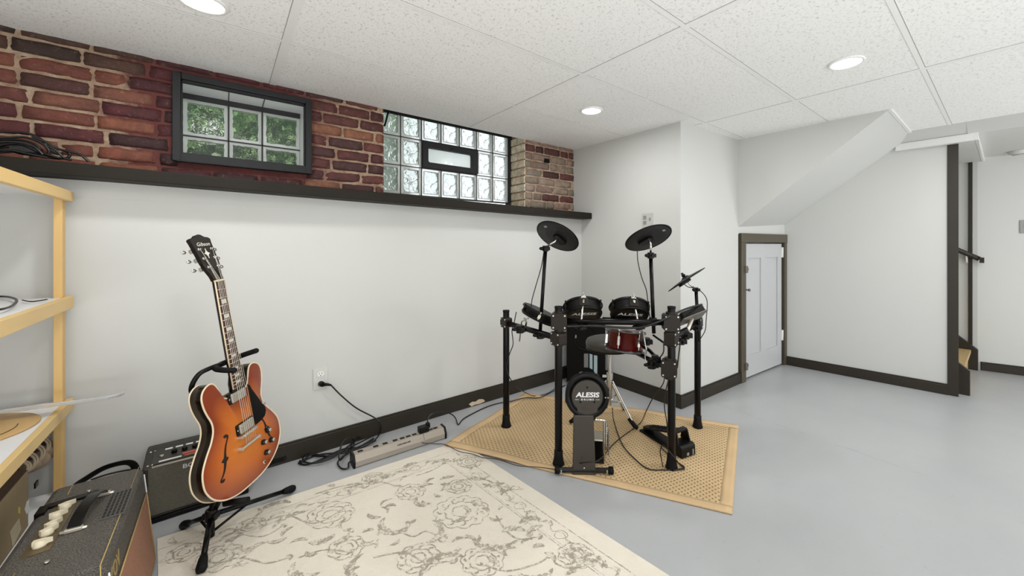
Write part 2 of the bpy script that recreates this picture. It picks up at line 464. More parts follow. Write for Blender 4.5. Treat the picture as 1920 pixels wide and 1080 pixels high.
# far wall
F0 = V((5.492, .19, 0)); F1 = V((5.568, -.095, 0)); dF = (F1 - F0).normalized(); nF = V((dF.y, -dF.x, 0))
if nF.x > 0: nF = -nF
wall_prism('wall_far', [(5.492, 3.25), (5.492, .19), (F0 + dF * 2.9)[:2], (6.9, -2.6), (6.9, 3.25)], 0, 2.2, WHITE)
wall_prism('wall_stairwell', [(4.3, 3.25), (4.3, 2.4), (5.6, 2.4), (5.6, 3.25)], 0, 2.2, WHITE)
wall_prism('wall_back', [(-1.75, -2.6), (6.9, -2.6), (6.9, -2.8), (-1.75, -2.8)], 0, 2.25, WHITE)
wall_prism('wall_side', [(-1.75, -2.8), (-1.75, 3.2), (-1.95, 3.2), (-1.95, -2.8)], 0, 2.25, WHITE)
# boxed header over the stairs
hd = MB(); hd.bb((4.335, .165, 1.99), (5.7, 3.25, 2.2))
struct(hd.build('ceiling_stair', WHITE2))
tr = MB(); q0 = V((4.338, .56, 0)); q1 = V((4.338, .145, 0))
tr.bb((4.318, .145, 1.988), (4.338, .62, 2.045)); tr.bb((4.318, .145, 1.988), (5.56, .165, 2.036))
struct(tr.build('trim_6', TRIMW, bevel=.003))

# baseboards
def board(name, a, b, h=.098, th=.016, n=None, mt=DARKW, cap=True):
    a = V((*a[:2], 0)); b = V((*b[:2], 0)); d = (b - a).normalized(); n = V(n)
    m = MB(); L = (b - a).length; c = (a + b) / 2
    m.box(c + n * th / 2 + V((0, 0, h / 2)), (L, th, h), (d, n, (0, 0, 1)))
    if cap: m.box(c + n * (th * .3) + V((0, 0, h + .004)), (L, th * .6, .010), (d, n, (0, 0, 1)))
    return struct(m.build(name, mt, bevel=.003))
board('baseboard_left', (-1.75, YA), (2.545, YA), n=(0, -1, 0))
board('baseboard_corner', (2.545, 2.574), (2.545, 1.542), h=.092, n=(-1, 0, 0))
board('baseboard_door', (2.529, 1.5585), (3.40, 1.5105), h=.088, n=N)
board('baseboard_right', A + nD * 0 + dD * .02, B - dD * .05, h=.078, n=nD)
board('baseboard_far', F0 + dF * .02, F0 + dF * 2.8, h=.072, n=nF)
# broken bit at the foot of the long baseboard
ch = MB(); random.seed(3)
pts = [(0, 0), (.03, .012), (.055, .004), (.085, .016), (.12, .006), (.135, -.014), (.09, -.022), (.05, -.018), (.02, -.024)]
p = ony(893, 760, 2.570)
ch.prism([(x, y * .9) for x, y in pts], (p.x - .06, 2.575, .026), (1, 0, 0), (0, 0, 1), (0, -1, 0), 0, .006)
o = ch.build('plaster_scrap', mat('bare_plaster', (206, 186, 160), .8, var=.15, vs=60, bump=.5, bs=90)); tag(o, 'ragged pale plaster scrap at the foot of the dark baseboard left of the drum rug', 'plaster scrap')

# ------------------------------------------------------------ little door
dr = thing('door_1', DP + T * .46, kind='structure')
def dbox(m, s0, s1, z0, z1, d0, d1, mi=0):
    m.box(DP + T * ((s0 + s1) / 2) + N * ((d0 + d1) / 2) + V((0, 0, (z0 + z1) / 2)), (s1 - s0, d1 - d0, z1 - z0), (T, N, (0, 0, 1)), mi)
    return m
m = MB(); dbox(m, .022, .095, 0, 1.215, -.06, .022); dbox(m, .855, .905, 0, 1.215, -.06, .018); dbox(m, .022, .905, 1.215, 1.296, -.06, .022)
m.build('door_casing', CASING, dr, bevel=.003)
m = MB(); dbox(m, .835, .857, 0, 1.215, -.07, -.03); dbox(m, .093, .857, .0, .02, -.07, -.03); m.build('door_gap', BLACKM, dr)
DOORW = mat('grey_white_door_paint', (192, 194, 196), .35, var=.02)
m = MB()
s0, s1 = .098, .832; zb, zt = .018, 1.205
st = .085; mid = .10
for a_, b_ in ((s0, s0 + st), (s1 - st, s1)): dbox(m, a_, b_, zb, zt, -.035, -.004)
dbox(m, s0 + st, s1 - st, zb, zb + .19, -.035, -.0045); dbox(m, s0 + st, s1 - st, zt - .13, zt, -.035, -.0045)
dbox(m, (s0 + s1 - mid) / 2, (s0 + s1 + mid) / 2, zb + .19, zt - .13, -.035, -.005)
dbox(m, s0 + st, (s0 + s1 - mid) / 2, zb + .19, zt - .13, -.030, -.016); dbox(m, (s0 + s1 + mid) / 2, s1 - st, zb + .19, zt - .13, -.030, -.016)
slab = m.build('door_slab', DOORW, dr, weld=False)
GREYH = mat('grey_metal_hardware', (120, 116, 108), .4, .6, var=.1)
for z_ in (.98, .135):
    m = MB(); dbox(m, .068, .105, z_ - .03, z_ + .03, .02, .034); dbox(m, .10, .135, z_ - .022, z_ + .022, -.006, .012); dbox(m, .128, .142, z_ - .012, z_ + .012, -.006, .02)
    m.build('hasp', GREYH, dr, bevel=.002)
m = MB(); m.cyl(DP + T * .118 + N * -.005 + V((0, 0, .80)), DP + T * .118 + N * .03 + V((0, 0, .80)), .006); m.ball(DP + T * .118 + N * .036 + V((0, 0, .80)), .013)
m.build('door_knob', GREYH, dr)
for z_ in (1.12, .30):
    m = MB(); dbox(m, .826, .848, z_ - .05, z_ + .05, -.006, .004); m.cyl(DP + T * .842 + N * .004 + V((0, 0, z_ - .05)), DP + T * .842 + N * .004 + V((0, 0, z_ + .05)), .006)
    m.build('door_hinge', TRIMW, dr)

# ------------------------------------------------------------ stairs in the far opening
stx = thing('staircase', (5.0, .3, 0), 'basement stairs with dark stringers and bare wood treads behind the end post', 'stairs')
prof = [(.185, 0), (.185, .195), (.45, .43), (2.2, 1.85), (2.2, 1.55), (.6, 0)]
for x0, x1 in ((5.44, 5.488), (4.482, 4.515)):
    MB().prism([(y - (.0 if x0 > 5 else -.01), z) for y, z in prof], (0, 0, 0), (0, 1, 0), (0, 0, 1), (1, 0, 0), x0, x1).build('stringer', DARKW, stx, bevel=.003)
WOODL = mat('bare_pine_tread', (196, 170, 122), .5, var=.16, vs=5, stretch=(1, 14, 14))
for i in range(7):
    y = .25 + i * .235; z = .19 * (i + 1)
    MB().bb((4.515, y - .02, z - .03), (5.44, y + .25, z)).build('tread', WOODL, stx, bevel=.004)
    MB().bb((4.515, y + .0, z - .19), (5.44, y + .015, z - .03)).build('riser', WOODL, stx)
hr = MB(); hr.tube([(5.43, .175, 1.06), (5.43, 1.6, 2.16 - .25)], .022, 10); hr.box((5.43, .16, 1.05), (.05, .03, .05))
h0 = thing('handrail', (5.43, .2, 1.0), 'dark sloping handrail on the far wall above the stairs', 'handrail')
hr.build('rail', DARKW, h0); MB().tube([(5.488, .26, 1.04), (5.45, .26, 1.03), (5.43, .26, 1.10)], .008, 8).build('bracket', TRIMW, h0)
MB().lathe([(.0, .0), (.03, .0), (.028, .006), (0, .006)], (5.492, .26, 1.04), (-1, 0, 0)).build('bracket_plate', TRIMW, h0)
struct(MB().bb((5.474, .222, .2), (5.494, .249, 2.0)).build('trim_7', DARKW, bevel=.002))

# ------------------------------------------------------------ glass block windows
def m_pane(name, rough, tint, bs, strength, white, dist=.01, ior=1.3):
    t = NT(name); v = t.obj()
    rf = t.node('ShaderNodeBsdfRefraction'); rf.inputs['IOR'].default_value = ior; rf.inputs['Roughness'].default_value = rough; rf.inputs['Color'].default_value = tint
    tl = t.node('ShaderNodeBsdfTranslucent'); tl.inputs['Color'].default_value = (.95, .97, .96, 1)
    gl = t.node('ShaderNodeBsdfGlossy'); gl.inputs['Roughness'].default_value = .1
    n = t.noise(v, bs, 1.5, .5, 1.6)
    bp = t.node('ShaderNodeBump'); bp.inputs['Strength'].default_value = strength; bp.inputs['Distance'].default_value = dist; t.link(n, bp.inputs['Height'])
    t.link(bp.outputs[0], rf.inputs['Normal']); t.link(bp.outputs[0], gl.inputs['Normal'])
    a = t.node('ShaderNodeMixShader'); a.inputs[0].default_value = white; t.link(rf.outputs[0], a.inputs[1]); t.link(tl.outputs[0], a.inputs[2])
    b = t.node('ShaderNodeMixShader'); b.inputs[0].default_value = .015; t.link(a.outputs[0], b.inputs[1]); t.link(gl.outputs[0], b.inputs[2])
    t.link(b.outputs[0], t.out.inputs[0]); return t.m
PANE1 = m_pane('rippled_glass', .02, (.97, 1, .97, 1), 26, .22, .12)
PANE2 = m_pane('swirl_glass', .03, (.96, .98, .97, 1), 17, .85, .42, dist=.03)
EDGEG = mat('glass_block_edge', (236, 240, 238), .25, var=.03, Transmission_Weight=.35)
JOINT = mat('dark_block_joint', (42, 42, 42), .6)
def block(x0, x1, z0, z1, y, parent, pane, rim=.02):
    w = x1 - x0; h = z1 - z0; g = .003
    x0 += g; x1 -= g; z0 += g; z1 -= g
    m = MB()
    jj = lambda: random.uniform(-.0025, .0025)
    # rim ring with a slightly wavy inner edge
    outer = []; inner = []; NN = 10
    def side(a, b, k): return [(a[0] + (b[0] - a[0]) * i / k, a[1] + (b[1] - a[1]) * i / k) for i in range(k)]
    oc = [(x0, z0), (x1, z0), (x1, z1), (x0, z1)]; ic = [(x0 + rim, z0 + rim), (x1 - rim, z0 + rim), (x1 - rim, z1 - rim), (x0 + rim, z1 - rim)]
    for i in range(4):
        outer += side(oc[i], oc[(i + 1) % 4], NN); inner += [(p[0] + jj(), p[1] + jj()) for p in side(ic[i], ic[(i + 1) % 4], NN)]
    n = len(outer)
    vs = [(p[0], y, p[1]) for p in outer] + [(p[0], y - .004, p[1]) for p in inner] + [(p[0], y + .03, p[1]) for p in inner] + [(p[0], y + .07, p[1]) for p in outer]
    fs = []
    for i in range(n):
        j = (i + 1) % n
        fs += [(i, j, n + j, n + i), (n + i, n + j, 2 * n + j, 2 * n + i), (3 * n + i, 3 * n + j, j, i)]
    m.add(vs, fs)
    ob = m.build('glass_block', EDGEG, parent)
    MB().bb((x0 + rim * .8, y + .004, z0 + rim * .8), (x1 - rim * .8, y + .016, z1 - rim * .8)).build('pane', pane, ob)
    return ob
win1 = thing('window_1', (.1, 2.7, W1[2]), kind='structure')
m = MB(); X0, X1, Z0, Z1 = -.19, .396, 1.612, 2.05
yo, yi = 2.655, 2.70
m.bb((X0, yo, Z0), (X0 + .031, yi, Z1)); m.bb((X1 - .03, yo, Z0), (X1, yi, Z1)); m.bb((X0 + .031, yo, Z1 - .03), (X1 - .03, yi, Z1)); m.bb((X0 + .031, yo, Z0), (X1 - .03, yi, Z0 + .044))
m.build('window_frame', FRAMEM, win1, bevel=.003)
m = MB(); m.bb((X0 + .03, 2.672, Z1 - .04), (X1 - .03, 2.70, Z1 - .03)); m.bb((X0 + .03, 2.672, Z0 + .044), (X0 + .036, 2.70, Z1 - .03)); m.bb((X1 - .036, 2.672, Z0 + .044), (X1 - .03, 2.70, Z1 - .03))
m.build('inner_frame', FRAMEM, win1)
REV = mat('white_reveal_paint', (240, 242, 242), .3, var=.06, vs=8)
m = MB(); m.bb((W1[0] - .002, 2.69, 2.031), (W1[1], 2.97, 2.045)); m.bb((W1[0] - .012, 2.69, W1[2]), (W1[0] + .001, 2.97, 2.045)); m.bb((W1[1] - .001, 2.69, W1[2]), (W1[1] + .012, 2.97, 2.045)); m.bb((W1[0], 2.69, W1[2] - .01), (W1[1], 2.97, W1[2] + .008))
m.build('reveal', REV, win1)
m = MB(); m.bb((-.172, 2.955, 1.62), (.376, 2.965, 1.625)); m.bb((-.172, 2.935, 2.003), (.376, 2.97, 2.031))  # upper dark band paints the shadow gap above the blocks
for x in (.0245, .181): m.bb((x - .0035, 2.944, 1.62), (x + .0035, 3.0, 2.03)); m.bb((x - .002, 2.70, 2.0285), (x + .002, 2.95, 2.0315))  # thin strips overhead paint the joints' reflection on the tunnel ceiling
m.bb((-.172, 2.944, 1.7965), (.376, 3.0, 1.8035)); m.build('joint', JOINT, win1)
for x0, x1 in ((-.17, .0245), (.0245, .181), (.181, .375)):
    for z0, z1 in ((1.59, 1.80), (1.80, 2.006)): block(x0, x1, z0, z1, 2.95, win1, PANE1, .017)
win2 = thing('window_2', (1.39, 2.9, 1.5), kind='structure')
cx_ = [.842 + .158 * i for i in range(8)]; rz = [1.572, 1.785, 1.998, 2.20]
m = MB()
for i, x in enumerate(cx_): 
    if i: m.bb((x - .003, 2.922, 1.57), (x + .003, 2.99, 2.2)) if i in (1, 2, 5, 6, 7) else (m.bb((x - .003, 2.922, 1.57), (x + .003, 2.99, 1.785)), m.bb((x - .003, 2.922, 1.998), (x + .003, 2.99, 2.2)))
for z in rz[:3]:
    m.bb((.805, 2.922, z - .003), (1.0, 2.99, z + .003)); m.bb((1.0, 2.922, z - .003), (1.95, 2.99, z + .003))
m.build('joint', JOINT, win2, weld=False)
m = MB(); m.bb((1.949, 2.905, 1.5), (1.976, 2.97, 2.2)); m.bb((.805, 2.915, 2.152), (1.976, 2.93, 2.2)); m.build('window_frame', FRAMEM, win2, bevel=.002)
for r in range(3):
    for i in range(7):
        if r == 1 and i in (2, 3, 4): continue
        block(cx_[i], cx_[i + 1], rz[r], rz[r + 1], 2.926, win2, PANE2, .019)
    block(.80, .842, rz[r], rz[r + 1], 2.926, win2, PANE2, .008)
m = MB()
a0, a1, b0, b1 = 1.158, 1.632, 1.788, 1.995
inn = [(x + 1.388, z + 1.888) for x, z in rrect(.375, .112, .014)]
outr = [(x + (a0 + a1) / 2, z + (b0 + b1) / 2) for x, z in rrect(a1 - a0, b1 - b0, .004)]
n = len(inn)
vs = [(p[0], 2.895, p[1]) for p in outr] + [(p[0], 2.895, p[1]) for p in inn] + [(p[0], 2.935, p[1]) for p in inn] + [(p[0], 2.98, p[1]) for p in outr]
m.add(vs, [q for i in range(n) for q in ((i, (i + 1) % n, n + (i + 1) % n, n + i), (n + i, n + (i + 1) % n, 2 * n + (i + 1) % n, 2 * n + i), (3 * n + i, 3 * n + (i + 1) % n, (i + 1) % n, i))])
vf = m.build('vent_frame', FRAMEM, win2, bevel=.002)
m = MB(); m.bb((1.38, 2.89, 1.955), (1.41, 2.897, 1.97)); m.build('latch', BLACKM, vf)
FROST = m_pane('frosted_glass', .5, (.92, .92, .9, 1), 40, .1, .8)
MB().bb((1.19, 2.93, 1.825), (1.585, 2.94, 1.95)).build('frosted_pane', FROST, vf)
hk = MB(); pz = ony(727, 214, 2.72); hk.tube(smooth([pz + V((.01, 0, .02)), pz, ony(724, 226, 2.72), ony(721, 236, 2.71)], 4), .006, 8)
o = hk.build('hook', BLACKM); tag(o, 'short black hook hanging from the ceiling edge beside the glass block window', 'hook')

# ------------------------------------------------------------ outside
struct(MB().bb((-3, 2.99, 1.3), (6, 12, 1.5)).build('ground_outside', mat('gravel', (150, 150, 146), .9, var=.3, vs=20)))
lm = NT('hedge_leaf'); at = lm.node('ShaderNodeAttribute', attribute_name='Col'); lm.set(at.outputs[0], .5)
random.seed(11); hd = MB()
for i in range(5200):
    x = random.uniform(-1.1, 1.25); z = random.uniform(1.5, 3.0); y = 3.45 + random.uniform(0, .25) + .1 * math.sin(x * 5) + .08 * math.sin(z * 7)
    c = V((x, y, z)); a = V((random.gauss(0, 1), random.gauss(0, .6), random.gauss(0, 1))).normalized(); b = a.orthogonal().normalized(); b = Matrix.Rotation(random.uniform(0, 6.28), 3, a) @ b
    s = random.uniform(.016, .034); q = random.choice([(150, 186, 122), (124, 164, 100), (176, 202, 140), (104, 144, 88), (206, 220, 180)])
    hd.add([c - a * s, c + b * s * .5, c + a * s, c - b * s * .5], [(0, 1, 2, 3)], 0, False, srgb(*q)[:3])
hd.bb((-1.3, 3.85, 1.5), (1.3, 3.95, 3.1), 0, srgb(40, 62, 34)[:3])
o = hd.build('hedge', lm.m, weld=False, recalc=False); tag(o, 'green leafy hedge outside the small glass block window', 'hedge', kind='stuff')
w = bpy.data.worlds.new('sky'); SC.world = w; w.use_nodes = True
bg = w.node_tree.nodes['Background']; bg.inputs[0].default_value = (.90, .95, 1, 1); bg.inputs[1].default_value = 2.5

# ------------------------------------------------------------ ceiling lights
def emis(name, col, s):
    t = NT(name); e = t.node('ShaderNodeEmission'); e.inputs[0].default_value = col; e.inputs[1].default_value = s; t.link(e.outputs[0], t.out.inputs[0]); return t.m
LENS = emis('lit_diffuser', (1, .985, .95, 1), 9)
LP = [(fl(1109, 207, ZC), 'round recessed light in the ceiling nearest the brick pier', 1), (fl(1587, 117, ZC), 'round recessed light in the ceiling left of the thick grid bar', 1.15), (fl(380, 4, ZC), 'round recessed light above the framed window at the top edge', 1.0),
      (V((3.66, -.22, ZC)), 'recessed ceiling light out toward the stairs', 1.25), (V((.2, .45, ZC)), 'unseen fill downlight added overhead', 1), (V((.9, -1.3, ZC)), 'unseen fill downlight added at the rear', 1), (V((-.9, -.6, ZC)), 'unseen fill downlight added at the rear left', .7), (V((3.0, -1.9, ZC)), 'unseen fill downlight added at the rear right', 1)]  # fixtures overhead and at the rear are unseen, added to brighten the room
PW = 6.8
for p, lab, k in LP:
    t = thing('recessed_light', p - V((0, 0, .012)), lab, 'ceiling light', 'recessed ceiling lights')
    MB().lathe([(.062, -.002), (.064, -.008), (.074, -.006), (.078, 0), (.062, 0)], p, (0, 0, 1)).build('trim_ring', GRIDW, t)
    MB().lathe([(0, -.0045), (.062, -.0045), (.062, -.001)], p, (0, 0, 1)).build('diffuser', LENS, t)
    ld = bpy.data.lights.new('downlight', 'AREA'); ld.shape = 'DISK'; ld.size = .13; ld.energy = PW * k; ld.color = (1, .992, .982); lo = bpy.data.objects.new('downlight', ld); COL.objects.link(lo); lo.location = p - V((0, 0, .02))
ld = bpy.data.lights.new('soft_fill', 'AREA'); ld.size = 2.2; ld.energy = 12; ld.color = (1, 1, 1); lo = bpy.data.objects.new('soft_fill', ld); COL.objects.link(lo); lo.location = (.2, -1.6, 1.9)
lo.rotation_euler = (math.radians(62), 0, math.radians(-25))
# soft uplight bounce so the ceiling reads as bright as in the photo
ld = bpy.data.lights.new('bounce', 'AREA'); ld.size = 2.4; ld.energy = 54; lo = bpy.data.objects.new('bounce', ld); COL.objects.link(lo); lo.location = (.7, -1.75, .75); lo.rotation_euler = (math.radians(162), 0, math.radians(-20))
ld = bpy.data.lights.new('bounce_left', 'AREA'); ld.size = 1.1; ld.energy = 22; lo = bpy.data.objects.new('bounce_left', ld); COL.objects.link(lo); lo.location = (-.95, -.15, .55); lo.rotation_euler = (math.radians(160), 0, 0)
ld = bpy.data.lights.new('stair_fill', 'AREA'); ld.size = 1.2; ld.energy = 38; lo = bpy.data.objects.new('stair_fill', ld); COL.objects.link(lo); lo.location = (4.3, -2.3, .8); lo.rotation_euler = (math.radians(112), 0, 0)
t = thing('smoke_detector', pd(1910, 292, 3.50), 'round white smoke detector on the ceiling by the far wall', 'smoke detector')
p = pd(1910, 287, 3.45); p.z = 2.03
MB().lathe([(.0, -.038), (.03, -.038), (.045, -.03), (.062, -.022), (.066, -.01), (.07, 0)], p, (0, 0, 1)).build('housing', WPLAST, t)
m = MB()
for a in range(6): m.box(p + V((.04 * math.cos(a), .04 * math.sin(a), -.033)), (.010, .006, .004))
m = MB(); m.torus(p + V((0, 0, -.0335)), (0, 0, 1), .038, .0022, 24, 6)
m.build('vent_ring', BLACKM, t)
# ------------------------------------------------------------ rugs
random.seed(5)
def m_rug():
    t = NT('cream_rug_pile'); v = t.obj()
    col = t.mix(t.noise(v, 7, 5, .65), srgb(220, 211, 194), srgb(234, 227, 213))
    sp = t.ramp(t.noise(v, 30, 6, .75), [(.60, (0, 0, 0, 1)), (.70, (1, 1, 1, 1))])
    col = t.mix(t.math('MULTIPLY', sp, .22), col, srgb(176, 164, 140))
    t.set(col, .9); t.bump(t.noise(v, 420, 2), .6, .003); return t.m
def m_ink():
    t = NT('taupe_rug_pattern'); v = t.obj()
    f = t.ramp(t.noise(v, 48, 7, .8), [(.47, (0, 0, 0, 1)), (.56, (1, 1, 1, 1))])
    col = t.mix(f, srgb(158, 151, 136), srgb(224, 216, 200))
    t.set(col, .9); return t.m
RUG = m_rug(); INK = m_ink()
CY = 2.175; CX1 = 1.115     # far and right edges of the cream rug
rg = MB(); RT = .008
rx0, ry0 = -1.5, .18
# slightly angled left/far edge as in the photo
e0 = fl(300, 1012); e1 = fl(860, 828)
farR = V((1.085, 2.16, 0)); farL = farR + (e0 - farR).normalized() * 1.29
r1 = fl(1250, 1080); nearR = farR + (r1 - farR).normalized() * 1.95
nearL = nearR + (farL - farR)
UX = (farR - farL).normalized(); UY = (farR - nearR).normalized()
rg.prism([p[:2] for p in (farL, nearL, nearR, farR)], (0, 0, 0), (1, 0, 0), (0, 1, 0), (0, 0, 1), 0.0, RT)
def onrug(p, h=.0006): return V((p.x, p.y, RT + h))
RH_ = [.0004]
def ribbon(mb, pts, ws, h=None):
    RH_[0] += .000004; h = RH_[0]
    n = len(pts); L = []; R = []
    for i in range(n):
        a = pts[max(i - 1, 0)]; b = pts[min(i + 1, n - 1)]; d = (b - a); d = d.normalized() if d.length > 1e-9 else V((1, 0, 0)); nn = V((-d.y, d.x, 0)); w = ws[i] if isinstance(ws, list) else ws
        L.append(onrug(pts[i] + nn * w, h)); R.append(onrug(pts[i] - nn * w, h))
    mb.add(L + R, [(i, i + 1, n + i + 1, n + i) for i in range(n - 1)], 1)
def P2(c, u, v): return c + UX * u + UY * v
def rot(u, v, a): return u * math.cos(a) - v * math.sin(a), u * math.sin(a) + v * math.cos(a)
def crescent(mb, c, r, a, sweep=2.2, w=.013, lobes=6):
    pts = []; ws = []; n = 26
    for i in range(n + 1):
        t = i / n; an = a + sweep * (t - .5); rr = r * (1 + .12 * t)
        pts.append(P2(c, rr * math.cos(an), rr * math.sin(an)))
        ws.append((w * math.sin(PI * t) ** .8 + .0012) * (.55 + .45 * abs(math.sin(lobes * PI * t))))
    ribbon(mb, pts, ws)
def rosette(mb, c, r, k=9, w=.0028):
    for s, kk in ((1, k), (.62, k - 2), (.34, 5)):
        n = 90; pts = [P2(c, r * s * (1 + .13 * abs(math.sin(kk * PI * i / n)) * 1.0 - .06) * math.cos(2 * PI * i / n), r * s * (1 + .16 * abs(math.sin(kk * PI * i / n))) * math.sin(2 * PI * i / n)) for i in range(n + 1)]
        ribbon(mb, pts, w if s == 1 else w * 1.2)
    for i in range(k):
        a = 2 * PI * i / k + .2
        q = P2(c, r * .80 * math.cos(a), r * .80 * math.sin(a)); crescent(mb, q, r * .12, a + 1, 2.6, .004, 2)
def leaf(mb, c, a, L=.05, w=.010):
    pts = []; ws = []
    for i in range(13):
        t = i / 12; u, v = rot(L * (t - .5), .25 * L * math.sin(PI * t), a); pts.append(P2(c, u, v)); ws.append(w * math.sin(PI * t) ** .7 * (.7 + .3 * (i % 2)) + .0006)
    ribbon(mb, pts, ws)
def vine(mb, pts, w=.003, tips=True):
    q = smooth([V(p) for p in pts], 8); ribbon(mb, q, [w * (.6 + .6 * abs(math.sin(i * .9))) for i in range(len(q))])
    if tips: leaf(mb, q[-1], random.uniform(0, 6), .035, .008)
F = lambda x, y: fl(x, y, 0)
# borders
def lineedge(off, w, side):
    if side == 'R': a, b = nearR - UX * off, farR - UX * off - UY * off
    elif side == 'F': a, b = farL - UY * off, farR - UY * off - UX * off
    n = 60; ribbon(rg, [a.lerp(b, i / n) for i in range(n + 1)], [w * (.7 + .3 * math.sin(i * 2.3)) for i in range(n + 1)])
for off, w in ((.085, .0028), (.175, .0024), (.165, .001)):
    lineedge(off, w, 'R'); lineedge(off, w * .7, 'F')
k = 0
for (a, b) in ((nearR, farR), (farL, farR)):
    L = (b - a).length; s = .12; inn = -UX if k == 0 else -UY; along = (b - a).normalized()
    while s < L - .16:
        c = a + along * s + inn * .128
        if int(s * 10) % 3 == 0:
            n = 40; rr = .022; ribbon(rg, [P2(c, rr * (1 + .2 * abs(math.sin(3 * PI * i / n))) * math.cos(2 * PI * i / n), rr * (1 + .2 * abs(math.sin(3 * PI * i / n))) * math.sin(2 * PI * i / n)) for i in range(n + 1)], .0016)
        else:
            crescent(rg, c, .022, random.uniform(0, 6.3), 2.8, .006, 3); leaf(rg, c + along * .035, random.uniform(0, 3), .03, .006)
        vine(rg, [c - along * .04 + inn * .01, c - inn * .012, c + along * .04 + inn * .012], .0014, False)
        s += .085
    k = 1
# field motifs read off the photo
for x, y, r, kk in ((865, 962, .105, 11), (620, 968, .085, 9), (650, 1030, .06, 7), (470, 990, .05, 7), (905, 1055, .07, 9), (1080, 1045, .06, 8), (785, 1050, .07, 9), (770, 925, .06, 8), (860, 915, .055, 7), (880, 868, .06, 7), (410, 1050, .07, 9), (700, 900, .05, 7), (345, 1040, .05, 6)):
    rosette(rg, F(x, y), r, kk, .0022)
for x, y, r, a, sw in ((750, 980, .07, 3.4, 2.6), (800, 1005, .05, 5.3, 2.2), (930, 1000, .09, 3.9, 2.4), (965, 1010, .05, 1.0, 2.0), (705, 1060, .08, 3.1, 2.7), (930, 925, .06, .7, 2.4), (965, 930, .05, 1.2, 2.2), (690, 920, .07, 2.0, 2.4), (730, 905, .06, 1.8, 2.2), (1000, 990, .05, 1.2, 2), (1020, 1005, .05, 2.0, 2.2), (560, 985, .08, 1.9, 1.8), (600, 1005, .05, 4.6, 2), (1045, 1060, .06, 5.6, 2.4), (1000, 1065, .06, 4.2, 2.4),
        (520, 960, .06, 1.5, 2.2), (500, 1040, .07, 2.4, 2.2), (585, 1060, .06, 3.6, 2.5), (830, 875, .05, 1.2, 2.4), (900, 890, .05, 4.0, 2.0), (780, 880, .05, 2.0, 2.0), (455, 1020, .05, 2.5, 2.2), (660, 925, .05, 1.0, 2.0), (840, 1075, .08, 1.6, 2.6), (1110, 1070, .05, .5, 2.4)):
    crescent(rg, F(x, y), r, a, sw, .016)
for x, y in ((945, 955), (895, 945), (800, 945), (725, 945), (720, 960), (830, 1010), (985, 1020), (690, 1000), (560, 1020), (585, 1040), (540, 1000), (620, 915), (860, 1040), (1010, 1030), (740, 1020), (950, 1040), (480, 965), (430, 1010), (390, 1000), (610, 930), (760, 900), (1065, 1035), (1030, 1050), (910, 960), (645, 985), (520, 1015), (450, 1065), (700, 1025), (845, 895), (800, 915), (380, 1030), (330, 1015), (660, 1065), (980, 980), (930, 975), (760, 1035)):
    leaf(rg, F(x, y), random.uniform(0, 6.3), random.uniform(.035, .065), random.uniform(.006, .012))
for ps in ([(750, 1000), (775, 1010), (800, 1000), (830, 1015)], [(590, 930), (640, 915), (700, 905), (745, 915)], [(930, 970), (950, 1000), (975, 1015), (1010, 1010)], [(700, 1050), (760, 1040), (800, 1060), (850, 1055)], [(560, 1050), (610, 1035), (660, 1040)], [(900, 1060), (950, 1075), (1010, 1060), (1030, 1045)], [(860, 905), (900, 900), (935, 915), (960, 940)], [(500, 980), (540, 970), (590, 985), (640, 960)], [(780, 895), (810, 885), (835, 870)], [(440, 1000), (490, 1010), (530, 990)], [(1040, 1060), (1070, 1070), (1110, 1060)], [(400, 1065), (450, 1050), (500, 1060), (540, 1050)]):
    vine(rg, [F(*p) for p in ps], .0028)
for i in range(34):
    x, y = random.uniform(380, 1090), random.uniform(890, 1078); q = F(x, y); d_ = q - farR
    if d_.dot(-UX) > .22 and d_.dot(-UY) > .22 and d_.dot(-UX) < 1.2:
        crescent(rg, q, random.uniform(.03, .05), random.uniform(0, 6.3), random.uniform(1.4, 2.4), .010); leaf(rg, q + UX * .05, random.uniform(0, 6.3), .045, .009)
# the part of the rug that stays outside the frame still carries its pattern
for i in range(26):
    c = nearL + UX * random.uniform(.15, 1.1) + UY * random.uniform(.1, .72)
    crescent(rg, c, random.uniform(.05, .09), random.uniform(0, 6.3), 2.3, .012)
    leaf(rg, c + UX * .1, random.uniform(0, 6), .05, .01)
    if i % 4 == 0: rosette(rg, c + UY * .12, random.uniform(.06, .1), 9)
o = rg.build('area_rug', [RUG, INK], weld=False)
tag(o, 'large cream area rug with faded grey floral scrolls', 'rug')

def m_sisal(ang):
    t = NT('woven_sisal'); v = t.obj(rotz=ang)
    s = t.node('ShaderNodeSeparateXYZ'); t.link(v, s.inputs[0])
    p = .0275
    sx = t.math('SINE', t.math('MULTIPLY', s.outputs[0], 2 * PI / p)); sy = t.math('SINE', t.math('MULTIPLY', s.outputs[1], 2 * PI / (p * 1.15)))
    pr = t.math('MULTIPLY', sx, sy)
    pit = t.ramp(pr, [(.42, (0, 0, 0, 1)), (.72, (1, 1, 1, 1))])
    base = t.mix(t.noise(v, 5, 4), srgb(196, 168, 126), srgb(216, 190, 148))
    base = t.mix(t.math('MULTIPLY', t.noise(v, 120, 3), .35), base, srgb(174, 142, 98))
    col = t.mix(t.math('MULTIPLY', pit, .8), base, srgb(112, 84, 52))
    t.set(col, .85)
    fi = t.math('SINE', t.math('MULTIPLY', t.math('ADD', s.outputs[0], s.outputs[1]), 2 * PI / .006))
    t.bump(t.math('ADD', t.math('MULTIPLY', pit, -1), t.math('MULTIPLY', fi, .15)), .6, .003); return t.m
FR = fl(1373, 963, .008); BR = fl(1385, 797, .008); FL = fl(833, 836, .008); BL = FL + (BR - FR) * .98
ang = math.atan2((FR - FL).y, (FR - FL).x)
